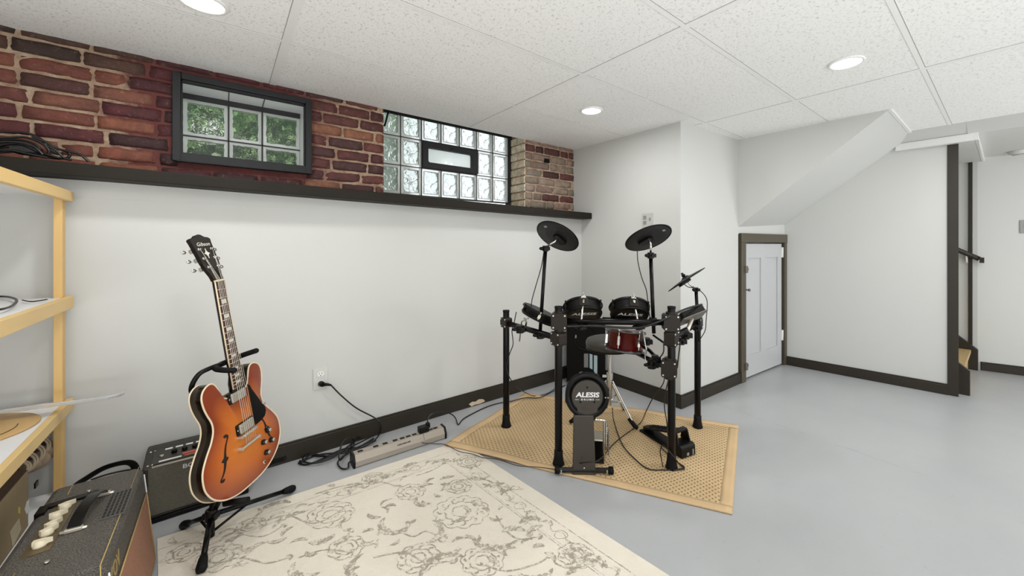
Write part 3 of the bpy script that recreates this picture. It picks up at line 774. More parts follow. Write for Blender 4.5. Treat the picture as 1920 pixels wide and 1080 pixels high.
SIS = m_sisal(-ang); SISB = mat('sisal_border_tape', (206, 176, 134), .8, var=.08, vs=10, bump=.5, bs=260)
sr = MB(); sb = MB()
def sp(u, v, z=None):
    p = FL.lerp(FR, u).lerp(BL.lerp(BR, u), v)
    hump = .010 * math.exp(-((u - .62) ** 2) / .01) * math.exp(-((v - .97) ** 2) / .01)
    lift = .0105 * max(0, 1 - math.hypot(u * 1.6, v * 1.4) / .55) ** .5 if math.hypot(u * 1.6, v * 1.4) < .55 else 0
    lift = min(.0098, lift * 1.6)
    return V((p.x, p.y, .0075 + hump + lift + (z or 0)))
NU, NV = 48, 32; bu, bv = .036, .055
def gridpatch(mb, u0, u1, v0, v1, nu, nv, dz=0, thick=.0065):
    W = nv + 1
    top = [sp(u0 + (u1 - u0) * i / nu, v0 + (v1 - v0) * k / nv, dz) for i in range(nu + 1) for k in range(nv + 1)]
    n = len(top); bot = [p - V((0, 0, thick)) for p in top]
    fs = [(i * W + k, (i + 1) * W + k, (i + 1) * W + k + 1, i * W + k + 1) for i in range(nu) for k in range(nv)]
    fb = [tuple(n + q for q in reversed(f)) for f in fs]
    rim = [k for k in range(W)] + [i * W + nv for i in range(1, nu + 1)] + [nu * W + k for k in range(nv - 1, -1, -1)] + [i * W for i in range(nu - 1, 0, -1)]
    m = len(rim); fr = [(rim[q], rim[(q + 1) % m], n + rim[(q + 1) % m], n + rim[q]) for q in range(m)]
    mb.add(top + bot, fs + fb + fr, 0, True)
gridpatch(sr, bu * .8, 1 - bu * .8, bv * .8, 1 - bv * .8, NU, NV, 0)
o = sr.build('sisal_rug', SIS, origin=sp(.5, .5) - V((0, 0, .0075)), recalc=True); tag(o, 'small tan woven sisal rug under the drum kit', 'rug'); SR = o
gridpatch(sb, 0, 1, 0, bv, NU, 3, .0008); gridpatch(sb, 0, 1, 1 - bv, 1, NU, 3, .0008); gridpatch(sb, 0, bu, bv, 1 - bv, 3, NV, .0008); gridpatch(sb, 1 - bu, 1, bv, 1 - bv, 3, NV, .0008)
sb.build('border', SISB, o, weld=False)

# ------------------------------------------------------------ wall outlet, power strip, cords
def cord(mb, pts, r, n=7, seg=7, mi=0): mb.tube(smooth(pts, n), r, seg, mi)
yp = YA
oz = onx(0, 0, 1)
ot = thing('wall_outlet', (.429, YA, .36), 'white electrical outlet in the long wall with a black plug in it', 'outlet')
MB().prism(rrect(.074, .122, .004), (.429, YA - .003, .424), (1, 0, 0), (0, 0, 1), (0, -1, 0), -.003, .003).build('cover_plate', WPLAST, ot, bevel=.0015)
for z in (.450, .398):
    rc = MB().prism(rrect(.034, .03, .013), (.429, YA - .006, z), (1, 0, 0), (0, 0, 1), (0, -1, 0), 0, .0022).build('receptacle', TRIMW, ot, bevel=.0008)
    if z > .42:
        MB().bb((.4215, YA - .0087, z - .001), (.4235, YA - .008, z + .008)).bb((.4345, YA - .0087, z - .001), (.4365, YA - .008, z + .008)).lathe([(.0025, 0), (.0025, .0005)], (.429, YA - .0082, z - .009), (0, -1, 0)).build('slots', BLACKM, rc)
ps = thing('power_strip', (.79, 2.30, 0), 'long beige metal power strip on the floor by the long wall', 'power strip')
sa = V((.527, 2.270, 0)); sbb = V((1.052, 2.256, 0)); sd = (sbb - sa).normalized(); sn = V((-sd.y, sd.x, 0)); sL = (sbb - sa).length
BEIGE = mat('beige_painted_metal', (164, 155, 143), .4, .15, var=.05, vs=20)
pp = [(0, .004), (0, .032), (.020, .063), (.070, .063), (.080, .050), (.080, .004)]
MB().prism(pp, sa + sd * .012, sn, (0, 0, 1), sd, 0, sL - .024).build('housing', BEIGE, ps, bevel=.002)
for s in (0, sL - .012):
    MB().prism([(-.003, 0), (-.003, .034), (.018, .067), (.072, .067), (.084, .052), (.084, 0)], sa + sd * s, sn, (0, 0, 1), sd, 0, .012).build('end_cap', BLACKP, ps, bevel=.003)
for s in (.045, .125, .175, .23, .27, .305, .34, .44, .47):
    MB().box(sa + sd * s + sn * .046 + V((0, 0, .0635)), (.026, .020, .002), (sd, sn, (0, 0, 1))).build('socket', BLACKP, ps, bevel=.0008)
sl = (V((0, 0, 1)) * .031 + sn * .020).normalized()
mk = MB()
for i in range(9): mk.box(sa + sd * (.235 + i * .0085) + sn * .0095 + V((0, 0, .0478)), (.006 if i % 3 else .004, .007, .0012), (sd + sl * .25, sl, sd.cross(sl)))
mk.build('faint_maker_mark', BLACKP, ps)
MB().box(sa + sd * .385 + sn * .010 + V((0, 0, .0483)), (.0015, .036, .001), (sd, sl, sd.cross(sl))).build('seam', BLACKP, ps)
# cord of the strip: from the plug on the wall, down, loops, and into the end cap
pg = V((.429, YA - .012, .396))
m = MB(); m.cyl(pg, pg + V((.006, -.028, 0)), .016, .013, 14); m.tube([pg + V((.006, -.026, 0)), pg + V((.03, -.036, -.003)), pg + V((.045, -.036, -.01))], [.011, .008, .0055], 10)
m.build('plug', BLACKM, ps)
c = MB()
G = lambda x, y, h=.006: fl(x, y, h)
path = [pg + V((.045, -.036, -.01)), ony(640, 742, 2.545), ony(668, 765, 2.54), ony(700, 782, 2.54), ony(712, 792, 2.52), G(714, 806, .03), G(704, 824, .02), G(680, 838), G(640, 848), G(600, 852), G(572, 862), G(560, 868), G(575, 871), G(600, 862), G(640, 843), G(672, 838, .012), G(700, 822, .015), G(690, 830, .012), G(640, 850, .012), G(600, 856, .012), G(575, 852, .012), G(568, 862, .012), G(585, 869, .015), G(620, 860, .02), G(655, 835, .02), G(690, 803, .03), G(710, 795, .03), G(700, 806, .02),
        G(665, 828, .02), G(640, 862, .03), G(636, 848, .07), G(646, 826, .085), G(660, 822, .07), G(664, 832, .03), G(655, 848, .02), G(640, 858, .02), G(633, 868, .01), G(640, 878, .008), G(652, 878, .010), sa + sn * .045 + V((-.012, 0, .02)), sa + sn * .045 + V((0, 0, .02))]
cord(c, path, .0042, 8); c.build('cord', CABLE, ps)
c = MB(); cord(c, [G(565, 868, .02), G(585, 852, .022), G(620, 855, .02), G(650, 842, .025), G(690, 822, .02), G(712, 812, .02)], .0042); cord(c, [G(562, 864, .016), G(590, 868, .018), G(630, 852, .018), G(670, 842, .018), G(705, 826, .02)], .0042); c.build('cord_loop', CABLE, ps)
# black adapter plugged into the strip, and its lead to the drum kit
ad = thing('power_adapter', sa + sd * .39 + sn * .046 + V((0, 0, .055)), 'black power adapter plugged into the beige power strip with a lead to the drums', 'power adapter')
b0 = sa + sd * .395 + sn * .046
MB().box(b0 + V((0, 0, .081)), (.058, .044, .034), (sd, sn, (0, 0, 1))).build('adapter_body', BLACKP, ad, bevel=.004)
MB().box(b0 + sd * .028 + V((0, 0, .095)), (.020, .03, .028), (sd, sn, (0, 0, 1))).build('plug', BLACKM, ad, bevel=.003)
c = MB(); cord(c, [b0 + sd * .028 + V((0, 0, .10)), b0 + sd * .032 + V((0, .01, .125)), ony(810, 776, 2.40), ony(828, 772, 2.44), ony(845, 776, 2.46), G(854, 784, .02), G(859, 796), G(868, 786), G(885, 776), G(910, 764), G(935, 756), G(960, 752, .02), G(985, 746, .02), G(1010, 746, .02), G(1035, 735, .02), G(1060, 722)], .0038); c.build('lead', CABLE, ad)
c = MB(); cord(c, [sa + sd * .36 + sn * .01 + V((0, 0, .045)), sa + sd * .375 - sn * .002 + V((0, 0, .02)), G(818, 832), G(836, 834, .02), G(860, 846, .022), G(888, 852, .022), G(905, 858, .022), G(935, 862, .02), G(970, 873, .02), G(1010, 876, .018), G(1040, 880, .018)], .0022)
o = c.build('thin_wire', mat('brown_wire', (60, 40, 30), .5)); tag(o, 'thin brown wire lying along the front edge of the sisal rug', 'wire')

# ------------------------------------------------------------ switch plate on the corner wall
q = V((2.545, 1.847, 1.385))
t = thing('switch_plate', q - V((0, 0, .06)), 'white double switch and socket plate above the middle cymbal', 'switch plate')
MB().prism(rrect(.104, .118, .004), q, (0, -1, 0), (0, 0, 1), (-1, 0, 0), 0, .006).build('plate', mat('plate_grey_white', (190, 190, 186), .4), t, bevel=.0015)
for dy, dz in ((-.024, .026), (-.024, -.014)):
    MB().box(q + V((-.0065, -dy, dz)), (.002, .030, .03)).build('rocker', GREYINK, t, bevel=.001)
MB().box(q + V((-.007, -.026, .012)), (.006, .014, .022)).build('toggle', GREYINK, t, bevel=.001)
t = thing('light_switch', onx(1921, 437, 5.53), 'light switch plate on the far wall at the right edge of the picture', 'light switch')
q = F0 + dF * .305 + nF * .0 + V((0, 0, 1.36)); 
MB().box(q + nF * .004, (.075, .008, .12), (dF, nF, (0, 0, 1))).build('plate', mat('grey_plate', (150, 150, 148), .4), t, bevel=.002)
MB().box(q + nF * .012, (.012, .012, .025), (dF, nF, (0, 0, 1))).build('toggle', WPLAST, t, bevel=.001)

# ------------------------------------------------------------ shelving unit
PINE = mat('pine_frame', (222, 184, 118), .45, var=.10, vs=4, stretch=(10, 10, 1.2))
PINEH = mat('pine_rail', (226, 192, 128), .45, var=.08, vs=4, stretch=(10, 1.2, 10))
SHW = mat('white_shelf_board', (236, 236, 236), .35, var=.02)
XS = -.498
sh = thing('shelving_unit', (-.75, 2.15, 0), 'tall pine shelving unit with white shelf boards by the left edge', 'shelving unit')
for x0, y0 in ((XS - .024, 2.507), (XS - .024, 1.62), (-1.02, 2.507), (-1.02, 1.62)):
    m = MB(); m.bb((x0, y0, 0), (x0 + .024, y0 + .043, 1.415)); m.build('post', PINE, sh, bevel=.002)
for z0, z1 in ((1.378, 1.42), (.934, .984), (.512, .556), (.14, .185)):
    for x in (XS - .020, -1.02):
        if z0 > 1.3 or True: MB().bb((x + (.0 if x < -.6 else .0215), 1.62, z0), (x + .0255 + (.0 if x < -.6 else .016), 2.552, z1)).build('side_rail', PINEH, sh, bevel=.002)
    MB().bb((-1.0, 1.625, z1 - .022), (XS + .0005, 2.548, z1 - .006 if z0 > 1.3 else z1 - .003)).build('shelf_board', SHW, sh)
# things on the shelves
def on(p, z): return V((p.x, p.y, z))
c = MB(); z = .987
pts = [fl(-20, 556, z + .01), fl(5, 554, z + .012), fl(22, 556, z + .012), fl(31, 563, z + .008), fl(25, 573, z + .006), fl(8, 580, z + .006), fl(-20, 584, z + .006)]
cord(c, [on(p, z + .008) for p in pts], .0038)
o = c.build('cable_loop', CABLE); tag(o, 'loop of black cable on the middle pine shelf', 'cable')
c = MB(); cord(c, [on(fl(42, 564, z), z + .003), on(fl(60, 567, z), z + .003), on(fl(88, 563, z), z + .003)], .0022); o = c.build('zip_tie', BLACKP); tag(o, 'thin black strip lying flat on the middle shelf near the post', 'cable tie')
DISK = mat('tan_wood_disc', (196, 160, 104), .45, var=.15, vs=6)
m = MB(); dc = V((-.70, 2.285, .5535)); m.lathe([(0, 0), (.19, 0), (.194, .004), (.19, .008), (.10, .009), (.098, .0085), (.09, .0088), (0, .010)], dc, (0, 0, 1), 64)
o = m.build('wooden_disc', DISK); tag(o, 'large round tan wooden disc lying on the shelf below the cable', 'wooden disc')
m = MB(); m.tube([dc + V((.02 + .13 * math.cos(a), -.03 + .13 * math.sin(a), .0095)) for a in [(-.9 + .06 * i) for i in range(20)]], .0012, 5); m.build('groove', DARKW, o)
tcl = NT('clear_acrylic'); tcl.set((.98, .99, 1, 1), .12, Transmission_Weight=.8, IOR=1.45); 
m = MB()
a_, b_ = V((-.98, 2.36, .575)), V((-.315, 2.306, .603)); 
q0 = fl(0, 770, .60); q1 = fl(222, 741, .60)
e_ = (q1 - q0).normalized(); f_ = V((-e_.y, e_.x, 0)) ; far = q0 - e_ * .3
outl = [(0, 0), (.60 + .0, 0), (.625, .012), (.635, .03), (.635, .15), (0, .15)]
LL = (q1 - far).length
outl = [(0, 0), (LL - .03, 0), (LL - .008, .010), (LL, .02), (LL, .05), (0, .05)]
m.prism(outl, far - V((0, 0, .012)), e_, f_, (0, 0, 1), 0, .0015)
rim = [far + e_ * p[0] + f_ * p[1] for p in outl]
m.tube([p for p in rim[:5]], .0035, 8)
for i in range(4): m.add([rim[i] - V((0, 0, .012)), rim[i + 1] - V((0, 0, .012)), rim[i + 1], rim[i]], [(0, 1, 2, 3)])
o = m.build('plastic_lid', tcl.m, weld=False); tag(o, 'clear plastic lid sticking out past the pine post with a bright rim', 'plastic lid')
# carton boxes on the bottom shelf
CARD = mat('brown_cardboard', (148, 130, 98), .8, var=.12, vs=5)
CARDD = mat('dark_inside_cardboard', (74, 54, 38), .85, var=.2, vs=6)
def carton(x0, x1, y0, y1, z0, z1, label, flap=True):
    t = thing('cardboard_box', ((x0 + x1) / 2, (y0 + y1) / 2, z0), label, 'box'); w = .005
    m = MB(); m.bb((x0, y0, z0), (x1, y1, z0 + w)); m.bb((x0, y0, z0), (x0 + w, y1, z1)); m.bb((x1 - w, y0, z0), (x1, y1, z1)); m.bb((x0, y0, z0), (x1, y0 + w, z1)); m.bb((x0, y1 - w, z0), (x1, y1, z1)); m.build('carton', CARD, t, weld=False)
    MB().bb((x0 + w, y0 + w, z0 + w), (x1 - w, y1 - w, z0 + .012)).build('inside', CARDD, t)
    if flap:
        MB().add([(x1, y0, z1), (x1, y1, z1), (x1 - .10, y1 - .02, z1 + .055), (x1 - .10, y0 + .02, z1 + .055)], [(0, 1, 2, 3)]) and None
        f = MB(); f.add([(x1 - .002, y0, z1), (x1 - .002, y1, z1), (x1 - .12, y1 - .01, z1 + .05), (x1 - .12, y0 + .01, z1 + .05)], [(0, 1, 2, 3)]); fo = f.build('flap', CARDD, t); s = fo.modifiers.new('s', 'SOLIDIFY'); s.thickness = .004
    return t
t = carton(-.86, -.535, 1.90, 2.30, .185, .385, 'brown cardboard box with printed marks on the bottom shelf')
xx = -.5345
def flat(name, px, mt):
    vs = [onx(x, y, xx) for x, y in px]; m = MB(); m.add(vs, [tuple(range(len(vs)))]); return m.build(name, mt, t, recalc=True)
flat('printed_mark', [(46, 955), (50, 940), (55, 937), (54, 950), (58, 952), (50, 965)], WHITEINK)
flat('sticker', [(34, 951), (38, 951), (38, 963), (34, 962)], mat('yellow_sticker', (206, 190, 70), .5))
flat('shipping_label', [(18, 997), (36, 971), (40, 992), (24, 1026)], mat('label_paper', (190, 178, 150), .6))
MB().box(onx(68, 908, xx) , (.004, .03, .02)).build('hand_hole', BLACKM, t)
t2 = carton(-.86, -.535, 1.63, 1.885, .185, .44, 'tan cardboard box at the left edge of the bottom shelf', False)
# bundled work glove / sneaker
SOLE = mat('taupe_knit', (150, 132, 110), .8, var=.35, vs=14, bump=.6, bs=90, bd=.003)
DKB = mat('dark_brown_suede', (46, 36, 30), .8, var=.3, vs=20, bump=.4, bs=120)
g = thing('sneaker', (-.56, 2.33, .385), 'taupe and dark brown sneaker wedged under the lower shelf on top of the box', 'shoe')
TR = mat('pale_taupe_tread', (184, 166, 142), .75, var=.25, vs=26, bump=.5, bs=120, bd=.002)
sp_ = [(110, 803, .022, 0), (103, 818, .029, 0), (94, 835, .034, 0), (83, 850, .036, 0), (70, 864, .033, 0), (57, 875, .026, 0)]
m = MB()
c0 = onx(40, 878, -.575); c1_ = onx(100, 822, -.575); ax_ = (c1_ - c0).normalized(); up_ = V((0, -ax_.z, ax_.y))
n_ = 24; vs = []
for i in range(n_ + 1):
    t_ = i / n_; r = .046 * math.sin(PI * (.10 + .86 * t_)) ** .5
    for k in range(20):
        a = 2 * PI * k / 20; vs.append(c0 + ax_ * ((c1_ - c0).length * (1.12 * t_ - .05)) + V((1, 0, 0)) * (r * .8 * math.cos(a)) + up_ * (r * math.sin(a)))
m.add(vs, [(i * 20 + k, i * 20 + (k + 1) % 20, (i + 1) * 20 + (k + 1) % 20, (i + 1) * 20 + k) for i in range(n_) for k in range(20)] + [tuple(range(20)), tuple(range(n_ * 20, n_ * 20 + 20))], 0, True)
m.build('upper', DKB, g)
m = MB()
for k, (x, y, r, _) in enumerate(sp_):
    c_ = onx(x, y, -.548); d_ = (ax_ + up_ * (.5 if k % 2 else -.25)).normalized(); e_2 = V((0, -d_.z, d_.y))
    m = MB(); m.ball(c_, (r * .95, r * .62, r * 1.0), (e_2, d_, V((1, 0, 0))), 18, 12); so_ = m.build('sole_pad', SOLE, g)
for k, (x, y, r, _) in enumerate(sp_[1:]):
    c_ = onx(x, y, -.548 + r * .55)
    for q_ in (-1, 0, 1):
        P_ = [c_ + ax_ * (r * .34 * q_ + r * .22 * math.sin(2.5 * u_)) + up_ * (r * u_) + V((-.012 * u_ * u_ * 1.5 - .004 * abs(q_), 0, 0)) for u_ in [(-1 + .2 * j_) for j_ in range(11)]]
        m = MB(); m.tube(P_, .0034, 6); m.build('tread_ridge', TR, g)
cc_ = MB(); cc_.ball((-.56, 1.93, .205), (.03, .05, .02)); 
o = tag(MB().bb((-.60, 1.78, .445), (-.53, 1.88, .47)).ball((-.565, 1.83, .475), (.035, .045, .018)).build('blue_cloth', mat('blue_cloth', (96, 124, 170), .8, var=.3, vs=30), None, bevel=.006), 'small crumpled blue cloth on the tan box', 'cloth')

# cables piled on the ledge at the left
random.seed(21); c = MB(); zl = lz(-.6) + .004
def lp(x, y, yy=2.56): return ony(x, y, yy)
for pts, yy in (([(-40, 246), (0, 247), (50, 250), (78, 262), (92, 280), (110, 290)], 2.62), ([(-30, 262), (20, 258), (50, 258), (80, 270), (92, 284), (84, 292), (60, 291), (30, 284), (-10, 283)], 2.56), ([(60, 256), (85, 266), (105, 278), (125, 283), (150, 290), (166, 303)], 2.53), ([(90, 274), (105, 282), (120, 296), (134, 300)], 2.50), ([(125, 284), (131, 290), (126, 296), (108, 297), (85, 294)], 2.55),
                 ([(-30, 270), (10, 266), (40, 268), (65, 276), (80, 290)], 2.52), ([(-30, 276), (20, 274), (50, 280), (75, 292), (100, 296)], 2.58), ([(-20, 282), (20, 282), (50, 288), (90, 296)], 2.50), ([(-20, 264), (30, 262), (60, 268), (75, 280), (70, 290), (40, 288), (0, 278)], 2.60), ([(-20, 278), (15, 270), (45, 272), (70, 284), (95, 292), (112, 297)], 2.54), ([(-20, 286), (40, 285), (80, 290), (110, 298)], 2.56)):
    P = [lp(x, y, yy) for x, y in pts]
    P = [V((p.x, p.y, max(p.z, lz(p.x) + .006))) for p in P]
    cord(c, P, .0048)
for x, y in ((20, 272), (60, 282), (40, 278)):
    p = lp(x, y); c.box(V((p.x, p.y, max(p.z, lz(p.x) + .02))), (.05, .03, .02))
o = c.build('cable_pile', CABLE, weld=False); tag(o, 'tangled pile of black cables on the ledge against the brick', 'cable')

# ------------------------------------------------------------ foreground combo amplifier
TOLEX = mat('black_tolex', (40, 37, 34), .5, var=.35, vs=90, bump=.9, bs=420, bd=.0015)
def m_tolex():
    t = NT('pebbled_tolex'); v = t.obj(); n = t.noise(v, 330, 2, .6)
    t.set(t.ramp(n, [(.38, srgb(42, 39, 35)), (.66, srgb(112, 107, 98))]), .5); t.bump(n, .9, .003); return t.m
TOLEX = m_tolex()
def m_grille(name, c1, c2, s):
    t = NT(name); v = t.obj(); n = t.noise(v, s, 2, .6)
    w = t.node('ShaderNodeTexWave', wave_type='BANDS', bands_direction='DIAGONAL'); w.inputs['Scale'].default_value = s * .55; w.inputs['Distortion'].default_value = 1.5; t.link(v, w.inputs[0])
    t.set(t.mix(t.math('MULTIPLY', t.math('ADD', n, w.outputs[1]), .5), srgb(*c1), srgb(*c2)), .75); t.bump(w.outputs[1], .5, .001); return t.m
BRG = m_grille('brown_grille_cloth', (104, 66, 50), (186, 136, 108), 130)
BKG = m_grille('black_grille_cloth', (52, 49, 42), (128, 122, 108), 200)
ah = .37
af = V((-.226, 2.10, 0)); an = V((-.229, 1.525, 0)); ay_ = (af - an).normalized(); axx = V((-ay_.y, ay_.x, 0)) * -1   # toward the room (+x)
AL = (af - an).length; dep = .215
amp = thing('guitar_amplifier', (af + an) / 2 - axx * dep / 2, 'black combo amplifier with cream knobs, gold piping and brown grille in the near left corner', 'amplifier')
sec = [(-dep, .012), (-dep, ah - .018), (-dep + .006, ah - .006), (-dep + .018, ah), (-.022, ah), (-.007, ah - .005), (0, ah - .018), (.030, .012)]
MB().prism(sec, an, axx, (0, 0, 1), ay_, 0, AL).build('cabinet', TOLEX, amp, bevel=.006, seg=3)
fa = V((0, 0, ah - .018)); fb = axx * .030 + V((0, 0, .012)); fu = (fa - fb).normalized(); fn = ay_.cross(fu)
if fn.dot(axx) < 0: fn = -fn
def face(s, h, o=0): return an + ay_ * s + fb + fu * h + fn * o
H = (fa - fb).length
m = MB(); m.box(face(AL / 2, H * .40, .002), (AL - .05, H * .72, .004), (ay_, fu, fn)); m.build('grille_cloth', BRG, amp)
m = MB()
pz = [(.022, .012), (AL - .022, .012), (AL - .022, H * .78), (.022, H * .78)]
for i in range(4):
    a, b = pz[i], pz[(i + 1) % 4]; m.tube([face(a[0], a[1], .004), face(b[0], b[1], .004)], .0022, 6)
m.build('gold_piping', GOLD, amp)
m = MB()
for s in (.004, AL - .004): m.tube([face(s, .0, .002), face(s, H - .012, .001)], .0022, 6)
m.tube([face(.004, .0, .002), face(AL - .004, .0, .002)], .0022, 6); m.build('white_edge', WHITEINK, amp)
m = MB(); m.text('VOX', face(.065, H * .88, .003), ay_ * -1, fu, .055, .002, .012, mi=0); 
o = m.build('badge', GOLD, amp); s = o.modifiers.new('s', 'SOLIDIFY'); s.thickness = .003
top = lambda u, s, z=0: an + axx * (-u) + ay_ * s + V((0, 0, ah + z))     # u from the front edge, s along
m = MB(); m.tube([top(.012, 0, .0008), top(.012, AL, .0008)], .0014, 6); 
m.tube([top(.012, -.001, 0), top(.004, -.001, -.36)], .0014, 6)
m.build('front_piping', GOLD, amp)
m = MB(); m.tube([top(.175, 0, .0008), top(.170, .10, .0008)], .0014, 6); m.build('rear_piping', GOLD, amp); m = MB(); m.tube([top(.165, .50, .0008), top(.168, AL, .0008)], .0014, 6); m.build('rear_piping', GOLD, amp)
# control panel with chicken-head knobs
kp = [fl(122, 954, ah), fl(105, 972, ah), fl(97, 990, ah), fl(88, 1003, ah), fl(75, 1025, ah)]
pc = (kp[0] + kp[-1]) / 2; pdv = (kp[0] - kp[-1]).normalized(); pnn = V((-pdv.y, pdv.x, 0))
uu = [(k - an).dot(axx) for k in kp]; ss = [(k - an).dot(ay_) for k in kp]
um = sum(uu) / 5
PANG = mat('aged_gold_panel', (104, 90, 64), .35, .5, var=.12, vs=30)
m = MB(); m.box(an + axx * um + ay_ * ((ss[0] + ss[-1]) / 2) + V((0, 0, ah + .0005)), (.050, ss[0] - ss[-1] + .075, .003), (axx, ay_, (0, 0, 1))); m.build('control_panel', PANG, amp)
m = MB(); m.box(an + axx * (um + .012) + ay_ * (ss[0] + .045) + V((0, 0, ah + .004)), (.105, .026, .007), (axx + ay_ * .1, ay_ - axx * .1, (0, 0, 1))); m.box(an + axx * (um - .045) + ay_ * (ss[0] + .02) + V((0, 0, ah - .006)), (.02, .05, .03), (axx, ay_, (0, 0, 1))); m.build('panel_recess_end', BLACKM, amp, weld=False)
for i in range(5):
    c0 = an + axx * uu[i] + ay_ * ss[i] + V((0, 0, ah + .002)); a = [.5, .2, .7, .6, -.1][i]
    d = (axx * math.cos(a) + ay_ * math.sin(a)); e = V((-d.y, d.x, 0))
    m = MB(); m.lathe([(0, 0), (.0135, 0), (.013, .004), (.0105, .013), (.008, .015), (0, .0155)], c0, (0, 0, 1), 20)
    m.prism([(.023, .0), (.006, .0065), (-.013, .0055), (-.013, -.0055), (.006, -.0065)], c0 + V((0, 0, .004)), d, e, (0, 0, 1), 0, .013)
    m.build('control_knob', CREAMP, amp, weld=False)
# handle
ha = fl(138, 990, ah + .01); hb = fl(192, 924, ah + .01)
ha = V((ha.x, ha.y, ah)); hb = V((hb.x, hb.y, ah)); hh = hb - ha
hdn = hh.normalized(); hs = V((hdn.y, -hdn.x, 0))
m = MB(); n = 14; vs = []
for i in range(n + 1):
    t_ = i / n; z = .006 + .030 * math.sin(PI * t_) ** .6
    for s_, zz in ((-.014, 0), (.014, 0), (.014, .006), (-.014, .006)): vs.append(ha.lerp(hb, t_) + hs * s_ + V((0, 0, z + zz)))
m.add(vs, [(i * 4 + k, i * 4 + (k + 1) % 4, (i + 1) * 4 + (k + 1) % 4, (i + 1) * 4 + k) for i in range(n) for k in range(4)] + [(0, 1, 2, 3), (n * 4, n * 4 + 1, n * 4 + 2, n * 4 + 3)], 0, False)
hd_ = m.build('handle', BLACKM, amp, bevel=.002)
for p in (ha, hb):
    m = MB(); m.box(p + V((0, 0, .006)), (.014, .036, .010), (hdn, hs, (0, 0, 1))); m.cyl(p - hs * .027 + V((0, 0, .004)), p + hs * .027 + V((0, 0, .004)), .0042); m.build('handle_end', NICKEL, hd_, bevel=.002)
# vent
vc = (fl(215, 925, ah) + fl(195, 970, ah) + fl(240, 922, ah) + fl(231, 963, ah)) / 4
m = MB(); m.box(vc + V((0, 0, .0015)), (.052, .165, .003), (axx, ay_, (0, 0, 1))); vn = m.build('vent_plate', mat('vent_grey', (78, 74, 68), .5), amp, bevel=.001)
m = MB()
for i in range(5):
    for k in range(8): m.box(vc + axx * ((i - 2) * .0095) + ay_ * ((k - 3.5) * .0195) + V((0, 0, .0034)), (.0058, .014, .001), (axx, ay_, (0, 0, 1)))
m.build('vent_slots', mat('slot_black', (6, 6, 6), .6), vn)
m = MB(); m.cyl(top(.115, AL - .10, 0), top(.115, AL - .10, .006), .004); m.cyl(top(.12, .10, 0), top(.12, .10, .006), .005); m.build('screw', CHROME, amp)
for s in (.05, AL - .05):
    for u in (.0, -dep + .03): MB().cyl(an + ay_ * s + axx * (u - .01) + V((0, 0, 0)), an + ay_ * s + axx * (u - .01) + V((0, 0, .014)), .016, .018).build('foot', RUBBER, amp)
# strap lying behind it
m = MB(); P = [ony(140, 912, 2.30), ony(160, 898, 2.32), ony(190, 880, 2.33), ony(215, 871, 2.33), ony(238, 867, 2.34), ony(250, 871, 2.35), ony(256, 884, 2.36), ony(258, 900, 2.38)]
P = [ony(120, 935, 2.27)] + P + [ony(262, 930, 2.36)]
m.tube(smooth(P, 6), .012, 10, 0, True, True, .18, up=(1, -.7, 0)); 
m.tube(smooth([ony(170, 900, 2.30), ony(200, 890, 2.31), ony(235, 882, 2.32), ony(256, 880, 2.34)], 6), .008, 8, 0, True, True, .25)
P_low = V((-.30, 2.27, .0))
o = m.build('instrument_strap', BLACKP, weld=False); tag(o, 'black looped strap rising behind the near amplifier', 'strap')

# ------------------------------------------------------------ small practice amplifier behind the guitar
sm = thing('practice_amplifier', (-.09, 2.46, 0), 'small black practice amplifier against the long wall behind the guitar', 'amplifier')
x0, x1, yf = -.262, .10, 2.385
DK = mat('dark_amp_vinyl', (50, 47, 41), .5, var=.2, vs=60, bump=.6, bs=300)
sec = [(yf, .02), (yf, .243), (2.505, .271), (2.52, .273), (2.566, .273), (2.566, .02)]
MB().prism(sec, (0, 0, 0), (0, 1, 0), (0, 0, 1), (1, 0, 0), x0, x1).build('cabinet', DK, sm, bevel=.008, seg=3)
m = MB(); m.bb((x0 + .018, yf - .004, .036), (x1 - .018, yf + .002, .238)); m.build('grille', BKG, sm, bevel=.003)
MB().bb((x0 + .006, yf - .005, .002), (x1 - .006, 2.55, .022)).build('base_strip', BLACKM, sm, bevel=.003)
pn0 = V((0, yf, .245)); pn1 = V((0, 2.505, .271)); pu = (pn1 - pn0).normalized(); pn = V((1, 0, 0)).cross(pu); pH = (pn1 - pn0).length
def pan(x, h, o=0): return V((x, yf, .245)) + pu * h + pn * o
m = MB(); m.box(pan((x0 + x1) / 2, pH * .5, .001), (x1 - x0 - .055, pH * .86, .004), ((1, 0, 0), pu, pn)); m.build('control_panel', mat('panel_dark', (58, 54, 48), .4), sm, bevel=.001)
m = MB(); m.bb((x0 + .03, yf - .005, .240), (x1 - .03, yf + .002, .246)); m.build('silver_line', NICKEL, sm)
m = MB()
for x in (x0 + .016, x0 + .030, x1 - .016, x1 - .03):
    for h in (.012, pH - .012): m.lathe([(0, .0025), (.003, .002), (.0045, 0)], pan(x, h, .001), pn, 10)
m.build('corner_screws', CHROME, sm, weld=False)
m = MB()
for i in range(8): m.box(pan(x0 + .075 + i * .034, pH * .82, .004), (.024, .010, .001), ((1, 0, 0), pu, pn))
m.box(pan(x0 + .085, pH * .16, .004), (.072, .009, .001), ((1, 0, 0), pu, pn)); m.build('white_lettering_bar', WHITEINK, sm)
m = MB(); m.box(pan(x0 + .145, pH * .30, .004), (.045, .014, .001), ((1, 0, 0), pu, pn)); m.box(pan(x0 + .155, pH * .16, .004), (.05, .009, .001), ((1, 0, 0), pu, pn)); m.build('red_lettering_bar', mat('red_print', (178, 92, 76), .5), sm)
m = MB(); m.lathe([(0, .004), (.007, .004), (.009, 0)], pan(x0 + .055, pH * .48, .003), pn, 14); m.build('input_jack', CHROME, sm)
